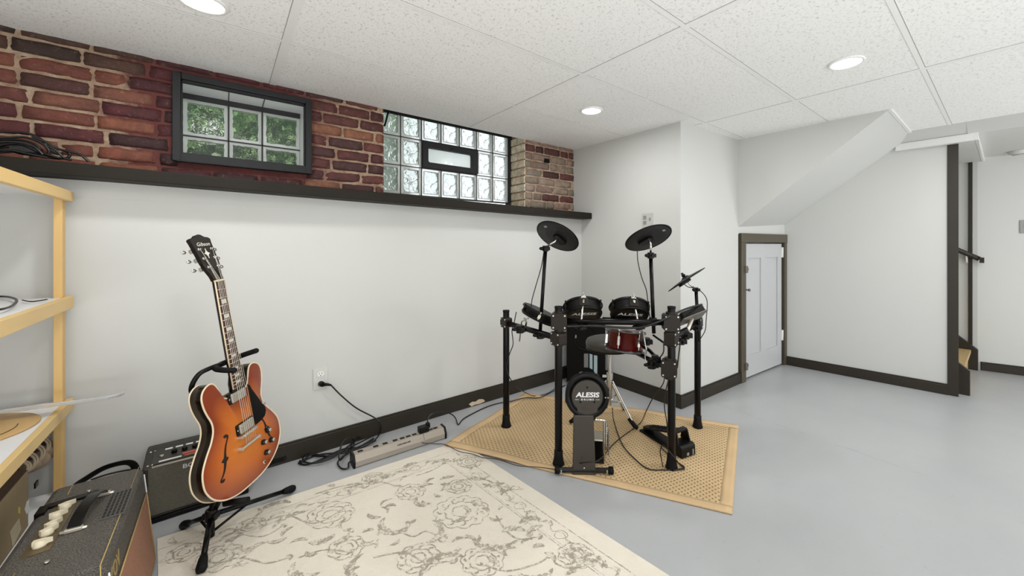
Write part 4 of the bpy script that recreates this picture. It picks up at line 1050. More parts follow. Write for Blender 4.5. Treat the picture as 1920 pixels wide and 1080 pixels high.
for i in range(7):
    m = MB(); m.lathe([(.010, 0), (.0095, .012), (.007, .014), (0, .014)], pan(x0 + .095 + i * .034, pH * .52, .003), pn, 16); m.box(pan(x0 + .095 + i * .034, pH * .52 + .005, .018), (.0015, .008, .001), ((1, 0, 0), pu, pn)); m.build('knob', BLACKM, sm)
m = MB(); m.text('BOSS', (x0 + .125, yf - .0065, .214), (1, 0, 0), (0, 0, 1), .026, .001, .015, sx=1.15, align='LEFT'); m.build('maker_name', WHITEINK, sm)
# ------------------------------------------------------------ guitar
GO = V((.0901, 2.0124, .2226)); GA = V((-.1353, .0233, .9905)).normalized(); GN = V((.7759, -.6194, .1205)); GN = (GN - GA * GN.dot(GA)).normalized(); GB = GA.cross(GN) * -1
if GB.dot(V((.6163, .7848, .0657))) < 0: GB = -GB
def g3(a, b, c=0): return GO + GA * a + GB * b + GN * c
HO = [(0, 0), (.003, .06), (.02, .12), (.055, .17), (.10, .197), (.14, .203), (.18, .196), (.22, .172), (.255, .145), (.285, .13), (.31, .126), (.335, .129), (.37, .14), (.405, .148), (.44, .150), (.465, .143), (.481, .127), (.487, .108), (.481, .092), (.464, .082), (.440, .075), (.416, .068), (.400, .058), (.392, .045), (.390, .032), (.390, .020)]
HO = [(a if a < .3 else .3 + (a - .3) * .88, b) for a, b in HO]
rh = [(p.x, p.y) for p in smooth([V((a, b, 0)) for a, b in HO], 5)]
outl = rh + [(a, -b) for a, b in reversed(rh[1:])]     # closed: right side up, then left side down
# clean: the two neck points join
N0 = len(outl); C0 = (.205, 0)
import bisect
pol = sorted([(math.atan2(b - C0[1], a - C0[0]), math.hypot(a - C0[0], b - C0[1])) for a, b in outl])
pa = [p[0] for p in pol]
def orad(an):
    i = bisect.bisect(pa, an) % len(pol); j = (i - 1) % len(pol)
    return .5 * (pol[i][1] + pol[j][1])
def arch(a, b):
    s = math.hypot(a - C0[0], b - C0[1]) / max(orad(math.atan2(b - C0[1], a - C0[0])), 1e-4)
    return .012 * (1 - min(1, s) ** 2.6)
gt = thing('electric_guitar', g3(0, 0, -.02), 'amber sunburst semi hollow electric guitar with white binding on a black stand', 'guitar')
def m_burst():
    t = NT('flamed_sunburst_lacquer'); v = t.obj(); at = t.node('ShaderNodeAttribute', attribute_name='Col')
    fl_ = t.noise(t.obj(scale=(3, 3, 16)), 5, 3, .5, .6)
    t.set(t.mix(t.math('MULTIPLY', fl_, .3), at.outputs[0], t.mix(.55, at.outputs[0], (.09, .025, .008, 1))), .26, Coat_Weight=.2, Coat_Roughness=.1); return t.m
BURST = m_burst()
SIDEW = mat('dark_walnut_lacquer', (20, 9, 5), .22, var=.5, vs=6, Specular_IOR_Level=.3)
BIND = mat('ivory_binding', (226, 208, 178), .35, var=.04)
lin = lambda r, g, b: srgb(r, g, b)[:3]
def burst_col(s, a, b):
    cen = lin(216, 132, 52); mid = lin(200, 106, 40); edge = lin(134, 54, 26)
    k = s + .30 * max(0, (a - .25) / .2); k = min(1, max(0, k))
    L = lambda p, q, t: tuple(p[i] + (q[i] - p[i]) * t for i in range(3))
    return L(cen, mid, k / .6) if k < .6 else L(mid, edge, (k - .6) / .4)
m = MB(); rings = [1, .975, .94, .88, .80, .68, .54, .38, .2]
for s in rings:
    for a, b in outl:
        aa = C0[0] + (a - C0[0]) * s; bb = C0[1] + (b - C0[1]) * s
        m.vc[len(m.v)] = burst_col(s, aa, bb); m.v.append(g3(aa, bb, .012 * (1 - s ** 2.6)))
m.vc[len(m.v)] = burst_col(0, .2, 0); m.v.append(g3(C0[0], 0, .012))
for r in range(len(rings) - 1):
    for i in range(N0):
        j = (i + 1) % N0; m.f.append([r * N0 + i, r * N0 + j, (r + 1) * N0 + j, (r + 1) * N0 + i]); m.mi.append(0); m.sm.append(True)
R_ = (len(rings) - 1) * N0
for i in range(N0): m.f.append([R_ + i, R_ + (i + 1) % N0, len(m.v) - 1]); m.mi.append(0); m.sm.append(True)
RIM = .044
body = m.build('body_top', BURST, gt)
m = MB()
vs = [g3(a, b, 0) for a, b in outl] + [g3(a, b, -RIM) for a, b in outl]
m.add(vs, [(i, (i + 1) % N0, N0 + (i + 1) % N0, N0 + i) for i in range(N0)], 0, True)
bvs = []
for s in (1, .9, .6, .3): bvs += [g3(C0[0] + (a - C0[0]) * s, b * s, -RIM - .012 * (1 - s ** 2.6)) for a, b in outl]
bvs.append(g3(C0[0], 0, -RIM - .012))
m.add(bvs, [(r * N0 + i, r * N0 + (i + 1) % N0, (r + 1) * N0 + (i + 1) % N0, (r + 1) * N0 + i) for r in range(3) for i in range(N0)] + [(3 * N0 + i, 3 * N0 + (i + 1) % N0, 4 * N0) for i in range(N0)], 0, True)
m.build('body_side', SIDEW, gt)
for c in (.0, -RIM):
    m = MB(); m.tube([g3(a, b, c) for a, b in outl] + [g3(*outl[0], c)], .0030, 8); m.build('binding', BIND, gt)
# f-holes
for sgn in (-1, 1):
    P = [(.250, .098), (.252, .090), (.247, .084), (.238, .086), (.222, .096), (.20, .105), (.178, .110), (.157, .114), (.135, .121), (.118, .131), (.108, .140), (.102, .138), (.101, .131), (.105, .126)]
    W = [.0052, .0062, .0055, .0032, .0034, .0042, .0060, .0060, .0044, .0034, .0034, .0050, .0062, .0048]
    q = smooth([V((a, b * sgn, w)) for (a, b), w in zip(P, W)], 5)
    m = MB(); L = []; R = []
    for i, p in enumerate(q):
        d = (q[min(i + 1, len(q) - 1)] - q[max(i - 1, 0)]); d.z = 0; d.normalize(); nn = V((-d.y, d.x, 0))
        w = p.z * .9
        for sd_, lst in ((1, L), (-1, R)):
            a, b = p.x + nn.x * w * sd_, p.y + nn.y * w * sd_; lst.append(g3(a, b, arch(a, b) + .0012))
    n = len(q); m.add(L + R, [(i, i + 1, n + i + 1, n + i) for i in range(n - 1)])
    for aa, bb in ((.170, .0995), (.170, .124), (.163, .1045), (.163, .1195)):
        pass
    m.add([g3(.176, sgn * .100, arch(.176, .1) + .0013), g3(.170, sgn * .096, arch(.17, .1) + .0013), g3(.162, sgn * .104, arch(.165, .1) + .0013), g3(.164, sgn * .122, arch(.165, .12) + .0013), g3(.170, sgn * .128, arch(.17, .128) + .0013), g3(.178, sgn * .118, arch(.176, .12) + .0013)], [(0, 1, 2, 3, 4, 5)])
    m.build('f_hole', mat('f_hole_dark', (8, 5, 4), .8), gt)
# neck
ROSE = mat('rosewood', (74, 46, 34), .4, var=.3, vs=10, stretch=(20, 20, 1))
nw = lambda a: .0275 + (.0215 - .0275) * (a - .40) / (.841 - .40)
m = MB(); secs = []
for i in range(15):
    a = .395 + (.845 - .395) * i / 14; w = nw(a); dep_ = .020 if a > .43 else .03
    row = []
    for k in range(11):
        an = PI + PI * k / 10; row.append(g3(a, math.cos(an) * w, .013 + math.sin(an) * dep_))
    secs.append(row)
vs = [p for r in secs for p in r]
m.add(vs, [(i * 11 + k, i * 11 + (k + 1) % 11, (i + 1) * 11 + (k + 1) % 11, (i + 1) * 11 + k) for i in range(14) for k in range(11)] + [tuple(range(11)), tuple(range(14 * 11, 15 * 11))], 0, True)
neck = m.build('neck', SIDEW, gt)
m = MB(); A0, A1 = .408, .838
m.add([g3(A0, -nw(A0), .013), g3(A0, nw(A0), .013), g3(A1, nw(A1), .013), g3(A1, -nw(A1), .013), g3(A0, -nw(A0) + .002, .019), g3(A0, nw(A0) - .002, .019), g3(A1, nw(A1) - .002, .019), g3(A1, -nw(A1) + .002, .019)], [(0, 1, 2, 3), (4, 5, 6, 7), (0, 1, 5, 4), (1, 2, 6, 5), (2, 3, 7, 6), (3, 0, 4, 7)])
m.build('fretboard', ROSE, neck)
m = MB()
for s in (-1, 1): m.tube([g3(A0, s * nw(A0), .0165), g3(A1, s * nw(A1), .0165)], .0024, 6)
m.tube([g3(A0, -nw(A0), .0165), g3(A0, nw(A0), .0165)], .0022, 6); m.build('fretboard_binding', BIND, neck)
fr = lambda k: .841 - .628 * (1 - 2 ** (-k / 12))
m = MB()
for k in range(1, 22):
    a = fr(k)
    if a > A0 + .003: m.tube([g3(a, -nw(a) + .001, .0197), g3(a, nw(a) - .001, .0197)], .0011, 6)
m.build('frets', NICKEL, neck)
PEARL = mat('pearl_inlay', (222, 220, 208), .3, var=.08, vs=60)
m = MB()
for k in (3, 5, 7, 9, 12, 15, 17, 19):
    a = (fr(k) + fr(k - 1)) / 2; h = (fr(k - 1) - fr(k)) * .52; w = .021
    if a > A0: m.box(g3(a, 0, .0196), (h, w * 1.0, .0012), (GA, GB, GN))
m.build('inlays', PEARL, neck)
MB().box(g3(.8415, 0, .0175), (.006, .044, .013), (GA, GB, GN)).build('nut', BIND, neck, bevel=.001)
# headstock, tipped back
ta = math.radians(15); HA = (GA * math.cos(ta) - GN * math.sin(ta)).normalized(); HN = GB.cross(HA); 
if HN.dot(GN) < 0: HN = -HN
h0 = g3(.843, 0, .013)
def hs3(a, b, c=0): return h0 + HA * a + GB * b + HN * c
hp = [(0, .022), (.02, .023), (.045, .031), (.075, .038), (.12, .0405), (.155, .043), (.172, .046), (.178, .038), (.181, .022), (.190, .010), (.192, 0)]
hp = hp + [(a, -b) for a, b in reversed(hp[:-1])]
HF = mat('headstock_black_veneer', (44, 42, 38), .25, var=.15)
head = MB().prism([(a, b) for a, b in hp], h0, HA, GB, HN, -.012, .003).build('headstock', SIDEW, gt, bevel=.001)
MB().prism([(a, b * .985) for a, b in hp], h0, HA, GB, HN, .0031, .0045).build('headstock_face', HF, head)
m = MB(); m.text('Gibson', hs3(.150, 0, .0048), GB, HA, .021, .0006, .008, .35); m.build('maker_name', PEARL, head)
m = MB(); m.prism([(.098, 0), (.108, .006), (.112, .013), (.116, .006), (.126, 0), (.116, -.006), (.112, -.013), (.108, -.006)], h0, HA, GB, HN, .0046, .0052); m.box(hs3(.112, 0, .005), (.04, .003, .001), (HA, GB, HN)); m.build('crown_inlay', PEARL, head)
m = MB(); m.prism([(.008, 0), (.012, .009), (.030, .010), (.046, 0), (.030, -.010), (.012, -.009)], h0, HA, GB, HN, .0046, .0058); m.build('truss_cover', BLACKP, head)
pegs = [(.055, .022), (.092, .025), (.130, .028)]
for a, b in pegs:
    for s in (-1, 1):
        m = MB(); m.cyl(hs3(a, b * s, .003), hs3(a, b * s, .014), .0033, .0028, 12); m.lathe([(.006, 0), (.0055, .002), (.003, .0025)], hs3(a, b * s, .0046), HN, 16)
        m.box(hs3(a, (b + .004) * s, -.017), (.016, .020, .010), (HA, GB, HN)); m.cyl(hs3(a, b * s, -.017), hs3(a, (b + .032) * s, -.017), .0022)
        m.ball(hs3(a, (b + .042) * s, -.017), (.0075, .010, .0042), (HA, GB, HN), 14, 8); m.build('tuning_peg', CHROME, head)
# hardware on the body
CR = CHROME
for a in (.372, .243):
    z0 = arch(a, 0)
    ring = MB().prism(rrect(.044, .090, .005), g3(a, 0, 0), GA, GB, GN, z0 - .004, z0 + .005).build('pickup_ring', BLACKP, gt, bevel=.001)
    MB().prism(rrect(.037, .070, .004), g3(a, 0, 0), GA, GB, GN, z0 + .004, z0 + .011).build('pickup_cover', NICKEL, ring, bevel=.0015)
    m = MB()
    for k in range(6): m.lathe([(.0024, 0), (.0022, .0012), (0, .0014)], g3(a + .010, (k - 2.5) * .0102, z0 + .011), GN, 10)
    for s in (-1, 1): m.lathe([(.0028, 0), (.0022, .0012), (0, .0014)], g3(a, s * .041, z0 + .005), GN, 10)
    m.build('pole_screws', CHROME, ring, weld=False)
m = MB(); m.box(g3(.213, 0, .0235), (.011, .078, .008), (GA + GB * .04, GB, GN))
for s in (-1, 1): m.cyl(g3(.213, s * .039, .010), g3(.213, s * .039, .027), .0055)
for k in range(6): m.box(g3(.213, (k - 2.5) * .0102, .029), (.007, .006, .004), (GA, GB, GN))
m.build('bridge', NICKEL, gt, bevel=.001, weld=False)
m = MB(); m.tube([g3(.170, -.046, .024), g3(.170, .046, .024)], .0065, 12, flat=.7)
for s in (-1, 1): m.cyl(g3(.170, s * .046, .010), g3(.170, s * .046, .028), .0075)
m.build('tailpiece', NICKEL, gt, weld=False)
m = MB()
for k in range(6):
    b0_ = (k - 2.5) * .0102; b1_ = (k - 2.5) * .0069; r = .0010 - .0001 * k
    pgk = pegs[[0, 1, 2, 2, 1, 0][k]]; sg = -1 if k < 3 else 1
    m.tube([g3(.170, b0_, .026), g3(.213, b0_, .0315), g3(.841, b1_, .0245), hs3(pgk[0], pgk[1] * sg, .010)], max(r, .00055), 5)
m.build('strings', NICKEL, gt)
pgp = [(.398, .040), (.392, .052), (.37, .060), (.335, .078), (.29, .100), (.265, .114), (.247, .116), (.230, .104), (.222, .080), (.219, .046), (.262, .046), (.264, .046), (.352, .046), (.385, .046)]
MB().prism(pgp, g3(0, 0, 0), GA, GB, GN, .0165, .0190).build('pickguard', mat('black_pickguard', (12, 10, 9), .2), gt, bevel=.0008)
for a, b in ((.161, .112), (.110, .124), (.126, .078), (.075, .088)):
    z = arch(a, b); m = MB(); m.lathe([(.0118, 0), (.0112, .004), (.0098, .013), (.0085, .0145), (0, .0148)], g3(a, b, z + .001), GN, 22); k_ = m.build('control_knob', mat('amber_black_knob', (20, 15, 12), .2), gt)
    m = MB(); m.lathe([(.0075, .0149), (.0072, .0156), (0, .0157)], g3(a, b, z + .001), GN, 18); m.box(g3(a + .013, b, z + .002), (.006, .002, .001), (GA, GB, GN)); m.build('knob_cap', NICKEL, k_)
m = MB(); z = arch(.28, .112); m.lathe([(.008, 0), (.007, .004), (.003, .004), (.0022, .014)], g3(.280, .118, z - .002), GN, 14); m.ball(g3(.280, .118, z + .017), .0042); m.build('toggle_switch', CHROME, gt)
m = MB(); z = arch(.034, .037); m.lathe([(.0085, 0), (.007, .002), (.0035, .003)], g3(.040, .075, arch(.04, .075)), GN, 14); m.build('output_jack', CHROME, gt)
for q in (g3(-.003, 0, -.022), g3(.39, -.10, -.02)):
    m = MB(); dd = (q - g3(.2, 0, -.022)).normalized(); m.lathe([(.006, 0), (.003, .006), (.006, .011), (0, .013)], q, dd, 12); m.build('strap_button', CHROME, gt)

# ------------------------------------------------------------ guitar stand
st = thing('guitar_stand', fl(398, 985), 'black tubular tripod guitar stand holding the sunburst guitar', 'guitar stand')
f1 = fl(378, 1064, .0265); f2 = fl(546, 917, .019); f3 = fl(346, 984, .0185); hub = pd(398, 962, 1.66); hub.z = .115
hub = fl(396, 966, .115)
for k, (f, bend) in enumerate(((f1, .0), (f2, .0), (f3, .0))):
    top_ = hub + (f - hub) * .06; top_.z = hub.z - .005
    m = MB(); m.tube([top_, f], .0095, 12); lg = m.build('leg', BLACKM, st)
    d = (f - top_).normalized(); m = MB(); m.tube([f - d * .045, f - d * .028, f + d * .002, f + d * .014], [.0105, .0145, .0175, .014], 14); m.build('rubber_foot', RUBBER, lg)
    s_ = hub.lerp(f, .42); low = V((hub.x, hub.y, .045)); MB().tube([low, s_], .005, 8).build('brace', BLACKM, st)
spine0 = V((hub.x, hub.y, .03)); spb = g3(.06, -.01, -.085)
m = MB(); m.tube([spine0, hub + V((0, 0, .02)), spb], .0115, 14); 
m.build('lower_tube', BLACKM, st)
m = MB(); m.cyl(hub - V((0, 0, .02)), hub + V((0, 0, .025)), .021, .019, 16); m.box(hub, (.05, .03, .025), (CX, CD, CZ)); m.build('hub_collar', BLACKP, st, bevel=.003)
yk = g3(.50, -.0, -.055)
m = MB(); m.tube(smooth([spb, g3(.25, -.015, -.085), g3(.38, -.06, -.080), g3(.45, -.105, -.070), g3(.502, -.095, -.045), g3(.512, -.055, -.030), g3(.508, 0, -.028)], 8), .0085, 12); m.build('upright', BLACKM, st)
m = MB(); m.tube(smooth([g3(.490, -.050, .050), g3(.497, -.056, .020), g3(.505, -.053, -.012), g3(.508, -.03, -.028), g3(.508, .03, -.028), g3(.512, .053, -.012), g3(.520, .056, .020), g3(.528, .060, .062)], 8), .0105, 12); m.ball(g3(.490, -.050, .050), .0108); m.ball(g3(.528, .060, .062), .0108); m.build('neck_yoke', RUBBER, st)
m = MB(); m.tube(smooth([g3(-.012, -.09, .045), g3(-.016, -.085, -.0), g3(-.018, -.07, -.06), g3(-.02, -.02, -.085), spb.lerp(g3(-.02, 0, -.085), .5)], 6), .007, 10)
m.tube(smooth([g3(.012, .135, .045), g3(.002, .125, -.0), g3(-.012, .09, -.06), g3(-.02, .03, -.085), spb.lerp(g3(-.02, 0, -.085), .5)], 6), .007, 10); cr = m.build('cradle', BLACKM, st, weld=False)
m = MB(); m.tube([g3(-.012, -.09, .048), g3(-.016, -.085, -.045)], .0115, 12); m.build('cradle_pad', RUBBER, cr); m = MB(); m.tube([g3(.012, .135, .050), g3(.002, .125, -.045)], .0115, 12); m.build('cradle_pad', RUBBER, cr, weld=False)
m = MB(); m.tube([hub + V((0, 0, .0)), spb.lerp(g3(-.02, 0, -.085), .5)], .011, 12); m.build('cradle_stem', BLACKM, st)

# ------------------------------------------------------------ electronic drum kit
ZR = .0085
K1 = V((1.407, 2.133, 0)); K2 = V((1.382, 1.584, 0)); K3 = V((1.817, 1.166, 0)); K4 = V((2.352, 1.316, 0))
zt = (.767, .862, .867, .752)
rk = thing('drum_rack', (1.75, 1.6, ZR), 'black four legged tube rack carrying the electronic drum pads', 'drum rack')
def up(p, z): return V((p.x, p.y, z))
def clamp(p, z, d, name='clamp', s=1.0, brown=True, par=None, h=.085):
    d = V((d.x, d.y, 0)).normalized(); e = V((-d.y, d.x, 0)); m = MB()
    m.prism(rrect(.085 * s, h * s, .014 * s), up(p, z), d, (0, 0, 1), e, -.030 * s, .030 * s)
    m.cyl(up(p, z - h * .62 * s), up(p, z + h * .62 * s), .026 * s, None, 18)
    o_ = m.build(name, BROWNP if brown else BLACKP, par or rk, bevel=.003, weld=False)
    m = MB()
    for i in (-1, 1):
        for k in (-1, 1):
            for f in (-1, 1): m.lathe([(.0055, 0), (.005, .003), (.002, .0035), (0, .0015)], up(p, z) + d * (.031 * s * i) + V((0, 0, k * h * .36 * s)) + e * (f * .030 * s), e * f, 10)
    m.build('bolts', CHROME, o_, weld=False); return o_
for p, z in zip((K1, K2, K3, K4), zt):
    m = MB(); m.cyl(up(p, ZR + .01), up(p, z), .0205, None, 20); lg = m.build('post', BLACKM, rk, bevel=.001)
    m = MB(); m.lathe([(.031, 0), (.033, .004), (.029, .016), (.024, .045), (.0235, .075), (.0210, .078)], up(p, ZR), (0, 0, 1), 24); m.build('rubber_foot', RUBBER, lg)
    m = MB(); m.lathe([(.0210, -.010), (.0220, -.008), (.0220, .002), (.0, .003)], up(p, z), (0, 0, 1), 20); m.build('end_cap', RUBBER, lg)
def bar(a, b, r=.0165, name='crossbar', mt=None):
    return MB().cyl(a, b, r, None, 18).build(name, mt or BLACKM, rk)
bar(up(K2, .783), up(K3, .783)); bar(up(K2, .689), up(K1, .687)); bar(up(K3, .700), up(K4, .682))
d23 = (K3 - K2).normalized(); d21 = (K1 - K2).normalized(); d34 = (K4 - K3).normalized()
clamp(K2 + d23 * .004, .785, d23, h=.088); clamp(K3 - d23 * .004, .785, d23, h=.088)
clamp(K2, .690, d21, s=.9, h=.08); clamp(K1, .690, d21, s=.82, brown=True, h=.075); clamp(K3, .700, d34, s=.95, h=.08); clamp(K4, .685, d34, s=.85, brown=False, h=.09)
def tclamp(p, name='arm_clamp', s=1.0, ax=None):
    m = MB(); ax = V((0, 0, 1)) if ax is None else ax
    m.cyl(p - ax * .022 * s, p + ax * .022 * s, .024 * s, None, 16); m.box(p + CX * .018 * s - CD * .01, (.034 * s, .034 * s, .028 * s), (CX, CD, CZ)); m.ball(p - CX * .030 * s - CD * .012, (.020 * s, .010, .010), (CX, CD, CZ), 12, 8); m.cyl(p - CD * .02, p - CD * .05, .006, None, 10)
    return m.build(name, BLACKP, rk, bevel=.002, weld=False)
# logo on a pad
def logo(par, s, o_, ax, ay, size, mt=GREYINK, bold=.02, name='maker_name'):
    m = MB(); m.text(s, o_, ax, ay, size, .0008, bold, .15, sx=1.25); return m.build(name, mt, par)

# toms: tipped toward the stool, their undersides to the camera
def drum_pad(name, c, n, R, T, label, rodto, shell=None, group=None, rod=True, hoop=None, lug_n=6, text=True, faceup=None):
    n = V(n).normalized(); t = thing(name, c - n * T, label, 'drum pad', group)
    sh_ = shell or BLACKP
    m = MB(); m.lathe([(R * .90, -T / 2), (R * .93, -T / 2 + .004), (R * .93, T / 2 - .012), (R * .99, T / 2 - .010), (R, T / 2), (R * .985, T / 2 + .005), (R * .93, T / 2 + .005)], c, n, 48); m.build('shell', sh_, t)
    m = MB(); m.torus(c + n * (T / 2 - .006), n, R * .985, .0055, 48, 8); m.torus(c - n * (T / 2 - .012), n, R * .93, .004, 48, 8); m.build('hoop', hoop or BLACKM, t, weld=False)
    m = MB(); m.lathe([(0, -T / 2 + .003), (R * .70, -T / 2 + .003), (R * .72, -T / 2 - .001), (R * .90, -T / 2 - .001)], c, n, 48); m.build('underside', BLACKP, t)
    m = MB(); m.lathe([(R * .93, T / 2 + .001), (R * .4, T / 2 + .002), (0, T / 2 + .002)], c, n, 48); m.build('playing_surface', mat('mesh_head', (60, 60, 60), .6), t)
    vx = (CX - n * CX.dot(n)).normalized(); vy = n.cross(vx)
    for k in range(lug_n):
        a = 2 * PI * (k + .5) / lug_n + (.0 if shell is None else .55); rd = vx * math.cos(a) + vy * math.sin(a); tg = n.cross(rd); m = MB()
        m.box(c + rd * R * .97 + n * (T * .05), (.012, .016, T * .42), (rd, tg, n)); m.cyl(c + rd * R * 1.02 - n * T * .3, c + rd * R * 1.02 + n * T * .52, .0024, None, 8); m.lathe([(.0045, 0), (.0045, .006), (.002, .008)], c + rd * R * 1.02 + n * T * .5, n, 10)
        m.build('lug', CHROME if shell is not None else (BLACKM if k % 2 else NICKEL), t, bevel=.001, weld=False)
    dn = -(CD - n * CD.dot(n)).normalized()
    if rod:
        br = c + dn * (R * .95) - n * .0; m = MB(); m.box(br, (.045, .02, T * .72), (n.cross(dn), dn, n)); o1 = m.build('rod_bracket', BROWNP, t, bevel=.003)
        m = MB(); m.cyl(br + dn * .018 + n * .015, br + dn * .018 + n * .045, .006, None, 10); m.box(br + dn * .016 + n * .02, (.026, .007, .010), (n.cross(dn), dn, n)); m.build('wing_screw', CHROME, o1, bevel=.002)
        m = MB(); m.tube([br + dn * .008 + V((0, 0, .012)), V(rodto) + V((0, 0, .02)), V(rodto)], .0062, 10); m.build('rod', CHROME, t)
    return t, vx, vy, n
upn = (CZ * math.cos(math.radians(36)) + CD * math.sin(math.radians(36)))
c1 = pd(1093, 583, 2.19); c2 = pd(1180, 584, 2.17)
n1 = (upn + CX * -.03).normalized(); n2 = (upn + CX * .06).normalized()
br1 = up(K2.lerp(K3, .24), .800); br2 = up(K2.lerp(K3, .70), .800)
t, vx, vy, n = drum_pad('tom_pad', c1, n1, .112, .062, 'black tom pad, the left of the two round pads on the rack', pd(1089, 614, 2.09))
logo(t, 'ALESIS', c1 - n * .0335 + (CZ - n * n.z).normalized() * .030, vx, CZ - n * n.z, .038, WHITEINK)
t, vx, vy, n = drum_pad('tom_pad', c2, n2, .112, .062, 'black tom pad, the right of the two round pads, by the tall cymbal pole', pd(1197, 614, 2.09))
logo(t, 'ALESIS', c2 - n * .0335 + (CZ - n * n.z).normalized() * .030, vx, CZ - n * n.z, .038, WHITEINK)
tclamp(pd(1090, 612, 2.10), s=.8); tclamp(pd(1198, 612, 2.10), s=.8)
# floor tom pad on the left wing
c3 = pd(1012, 591, 2.33); n3 = (CZ * .86 + CX * .40 + CD * .06).normalized()
t, vx, vy, n = drum_pad('floor_tom_pad', c3, n3, .118, .050, 'black drum pad seen nearly edge on at the left end of the rack', pd(985, 615, 2.3), rod=False)
m = MB(); m.tube([c3 - n3 * .02 - CX * .085, pd(987, 605, 2.36), pd(984, 620, 2.36)], .0058, 10); m.tube([c3 - n3 * .02 - CX * .06, pd(978, 603, 2.38), pd(974, 640, 2.40)], .004, 8); m.build('rod', CHROME, t)
tclamp(pd(975, 617, 2.36)); tclamp(pd(1013, 628, 2.25), s=.9)
# red snare
DCH = mat('dark_chrome', (96, 94, 92), .25, .8)
RED = mat('red_sparkle_shell', (84, 8, 10), .22, .3, var=.35, vs=70)
c4 = pd(1172, 640, 2.36); n4 = (CZ * .97 + CD * .16 + CX * .10).normalized()
t, vx, vy, n = drum_pad('snare_drum_pad', c4, n4, .118, .125, 'small red shelled snare drum pad with chrome lugs above the stool', pd(1172, 660, 2.3), shell=RED, hoop=DCH, rod=False, lug_n=6)
m = MB(); m.torus(c4 + n4 * .058, n4, .117, .007, 48, 8); m.torus(c4 + n4 * .066, n4, .113, .004, 48, 8); m.torus(c4 - n4 * .055, n4, .115, .006, 48, 8); m.build('chrome_rim', DCH, t)
m = MB(); m.tube(smooth([c4 + CX * .10 - CZ * .03, pd(1215, 655, 2.28), pd(1228, 668, 2.2), pd(1243, 682, 2.12)], 5), .010, 10); m.build('mount_arm', BLACKM, t)
# lower arm from the right front post
bar(pd(1180, 655, 2.42), pd(1250, 690, 2.085), .013, 'lower_arm')
clamp(K3 - d23 * .012, .540, d23 * -1 + d34 * .3, s=.95, h=.095)
tclamp(pd(1222, 683, 2.2)); tclamp(pd(1212, 640, 2.25), s=.9); tclamp(pd(1228, 672, 2.16), s=.8)
m = MB(); cord(m, [pd(1212, 655, 2.2), pd(1210, 672, 2.2), pd(1216, 686, 2.19), pd(1224, 684, 2.18)], .0045); m.tube([pd(1205, 620, 2.24), pd(1212, 655, 2.2)], .005, 8); m.build('bent_rod', CHROME, rk, weld=False)
m = MB(); m.tube([pd(1224, 628, 2.15), pd(1262, 655, 2.09)], .006, 8); m.build('stay', BLACKM, rk)

# sound module on the right wing
t = thing('sound_module', pd(1293, 600, 2.3), 'black angled sound module on the right wing of the drum rack', 'sound module')
nm = (CZ * .80 - CX * .36 + CD * .48).normalized(); mx = (CX - nm * CX.dot(nm)).normalized(); my = nm.cross(mx)
mc = pd(1293, 588, 2.32)
m = MB(); m.prism(rrect(.15, .12, .012), mc, mx, my, nm, -.028, .012); m.build('housing', BLACKP, t, bevel=.003)
m = MB(); m.prism(rrect(.17, .14, .012), mc, mx, my, nm, -.034, -.028); m.build('mounting_plate', GREYH, t, bevel=.002)
m = MB()
for i in range(3): m.lathe([(.011, 0), (.010, .012), (0, .013)], mc + mx * (.04 * (i - 1)) + my * .02 + nm * .012, nm, 14)
m.build('knob', BROWNP, t, weld=False)
m = MB(); m.tube([mc - nm * .03, pd(1288, 622, 2.3), pd(1284, 640, 2.3)], .012, 10); m.build('mount_stem', NICKEL, t)
tclamp(pd(1285, 628, 2.27)); tclamp(pd(1277, 640, 2.2), s=.8); tclamp(pd(1305, 614, 2.45), s=.8)

# cymbal pads
def cymbal(name, c, n, R, label, arm, arm_rad=.006, group=None, logo_dir=None, wire=None):
    n = V(n).normalized(); t = thing(name, c, label, 'cymbal pad', group)
    MB().lathe([(0, .018), (.018, .017), (.026, .010), (.034, .0065), (R * .6, .003), (R * .97, -.003), (R, -.0045), (R * .995, -.0085), (R * .95, -.0085), (R * .6, -.004), (.035, -.001), (.02, .0)], c, n, 56).build('cymbal', BLACKP, t)
    m = MB(); vx = (CX - n * CX.dot(n)).normalized(); vy = n.cross(vx)
    m.lathe([(R * .93, -.0075), (R * .90, -.0095), (.05, -.0065), (.0, -.0065)], c, n, 40); 
    m.build('underside', mat('dark_underside', (24, 23, 22), .5), t)
    bd_ = (logo_dir * -1); bd_ = (bd_ - n * bd_.dot(n)).normalized(); be = n.cross(bd_)
    m = MB(); m.prism([(x + .02, y) for x, y in rrect(.085, .055, .02)], c, bd_, be, n, -.024, -.008); m.build('sensor_box', BLACKM, t, bevel=.003)
    m = MB(); m.box(c - bd_ * R * .72 - n * .0100, (.014, .022, .001), (bd_, be, n)); m.build('grey_mark', GREYINK, t)
    m = MB(); m.lathe([(.006, .016), (.012, .020), (.013, .030), (.008, .033), (.0075, .045), (0, .046)], c, n, 16); m.build('wing_nut', BLACKM, t)
    m = MB(); m.tube([c + n * .016, c - n * .045] + arm[:1], arm_rad, 10); m.build('tilter_rod', CHROME, t)
    return t
cA = pd(1046, 442, 2.27); nA = CX * .40 + CD * .50 + CZ * .76
cymbal('cymbal_pad', cA, nA, .134, 'black cymbal pad on the left pole, tilted down to the right', [pd(1024, 463, 2.25)], logo_dir=CZ * 1 - CX * .35)
cB = pd(1215, 445, 2.16); nB = CX * -.22 + CD * .49 + CZ * .84
cymbal('cymbal_pad', cB, nB, .134, 'black cymbal pad on the middle pole below the switch plate, tilted up to the right', [pd(1220, 478, 2.15)], logo_dir=CZ * .6 + CX * .6 + CD * -.3)
cC = pd(1286, 523, 2.46); nC = CX * -.54 + CD * .27 + CZ * .84
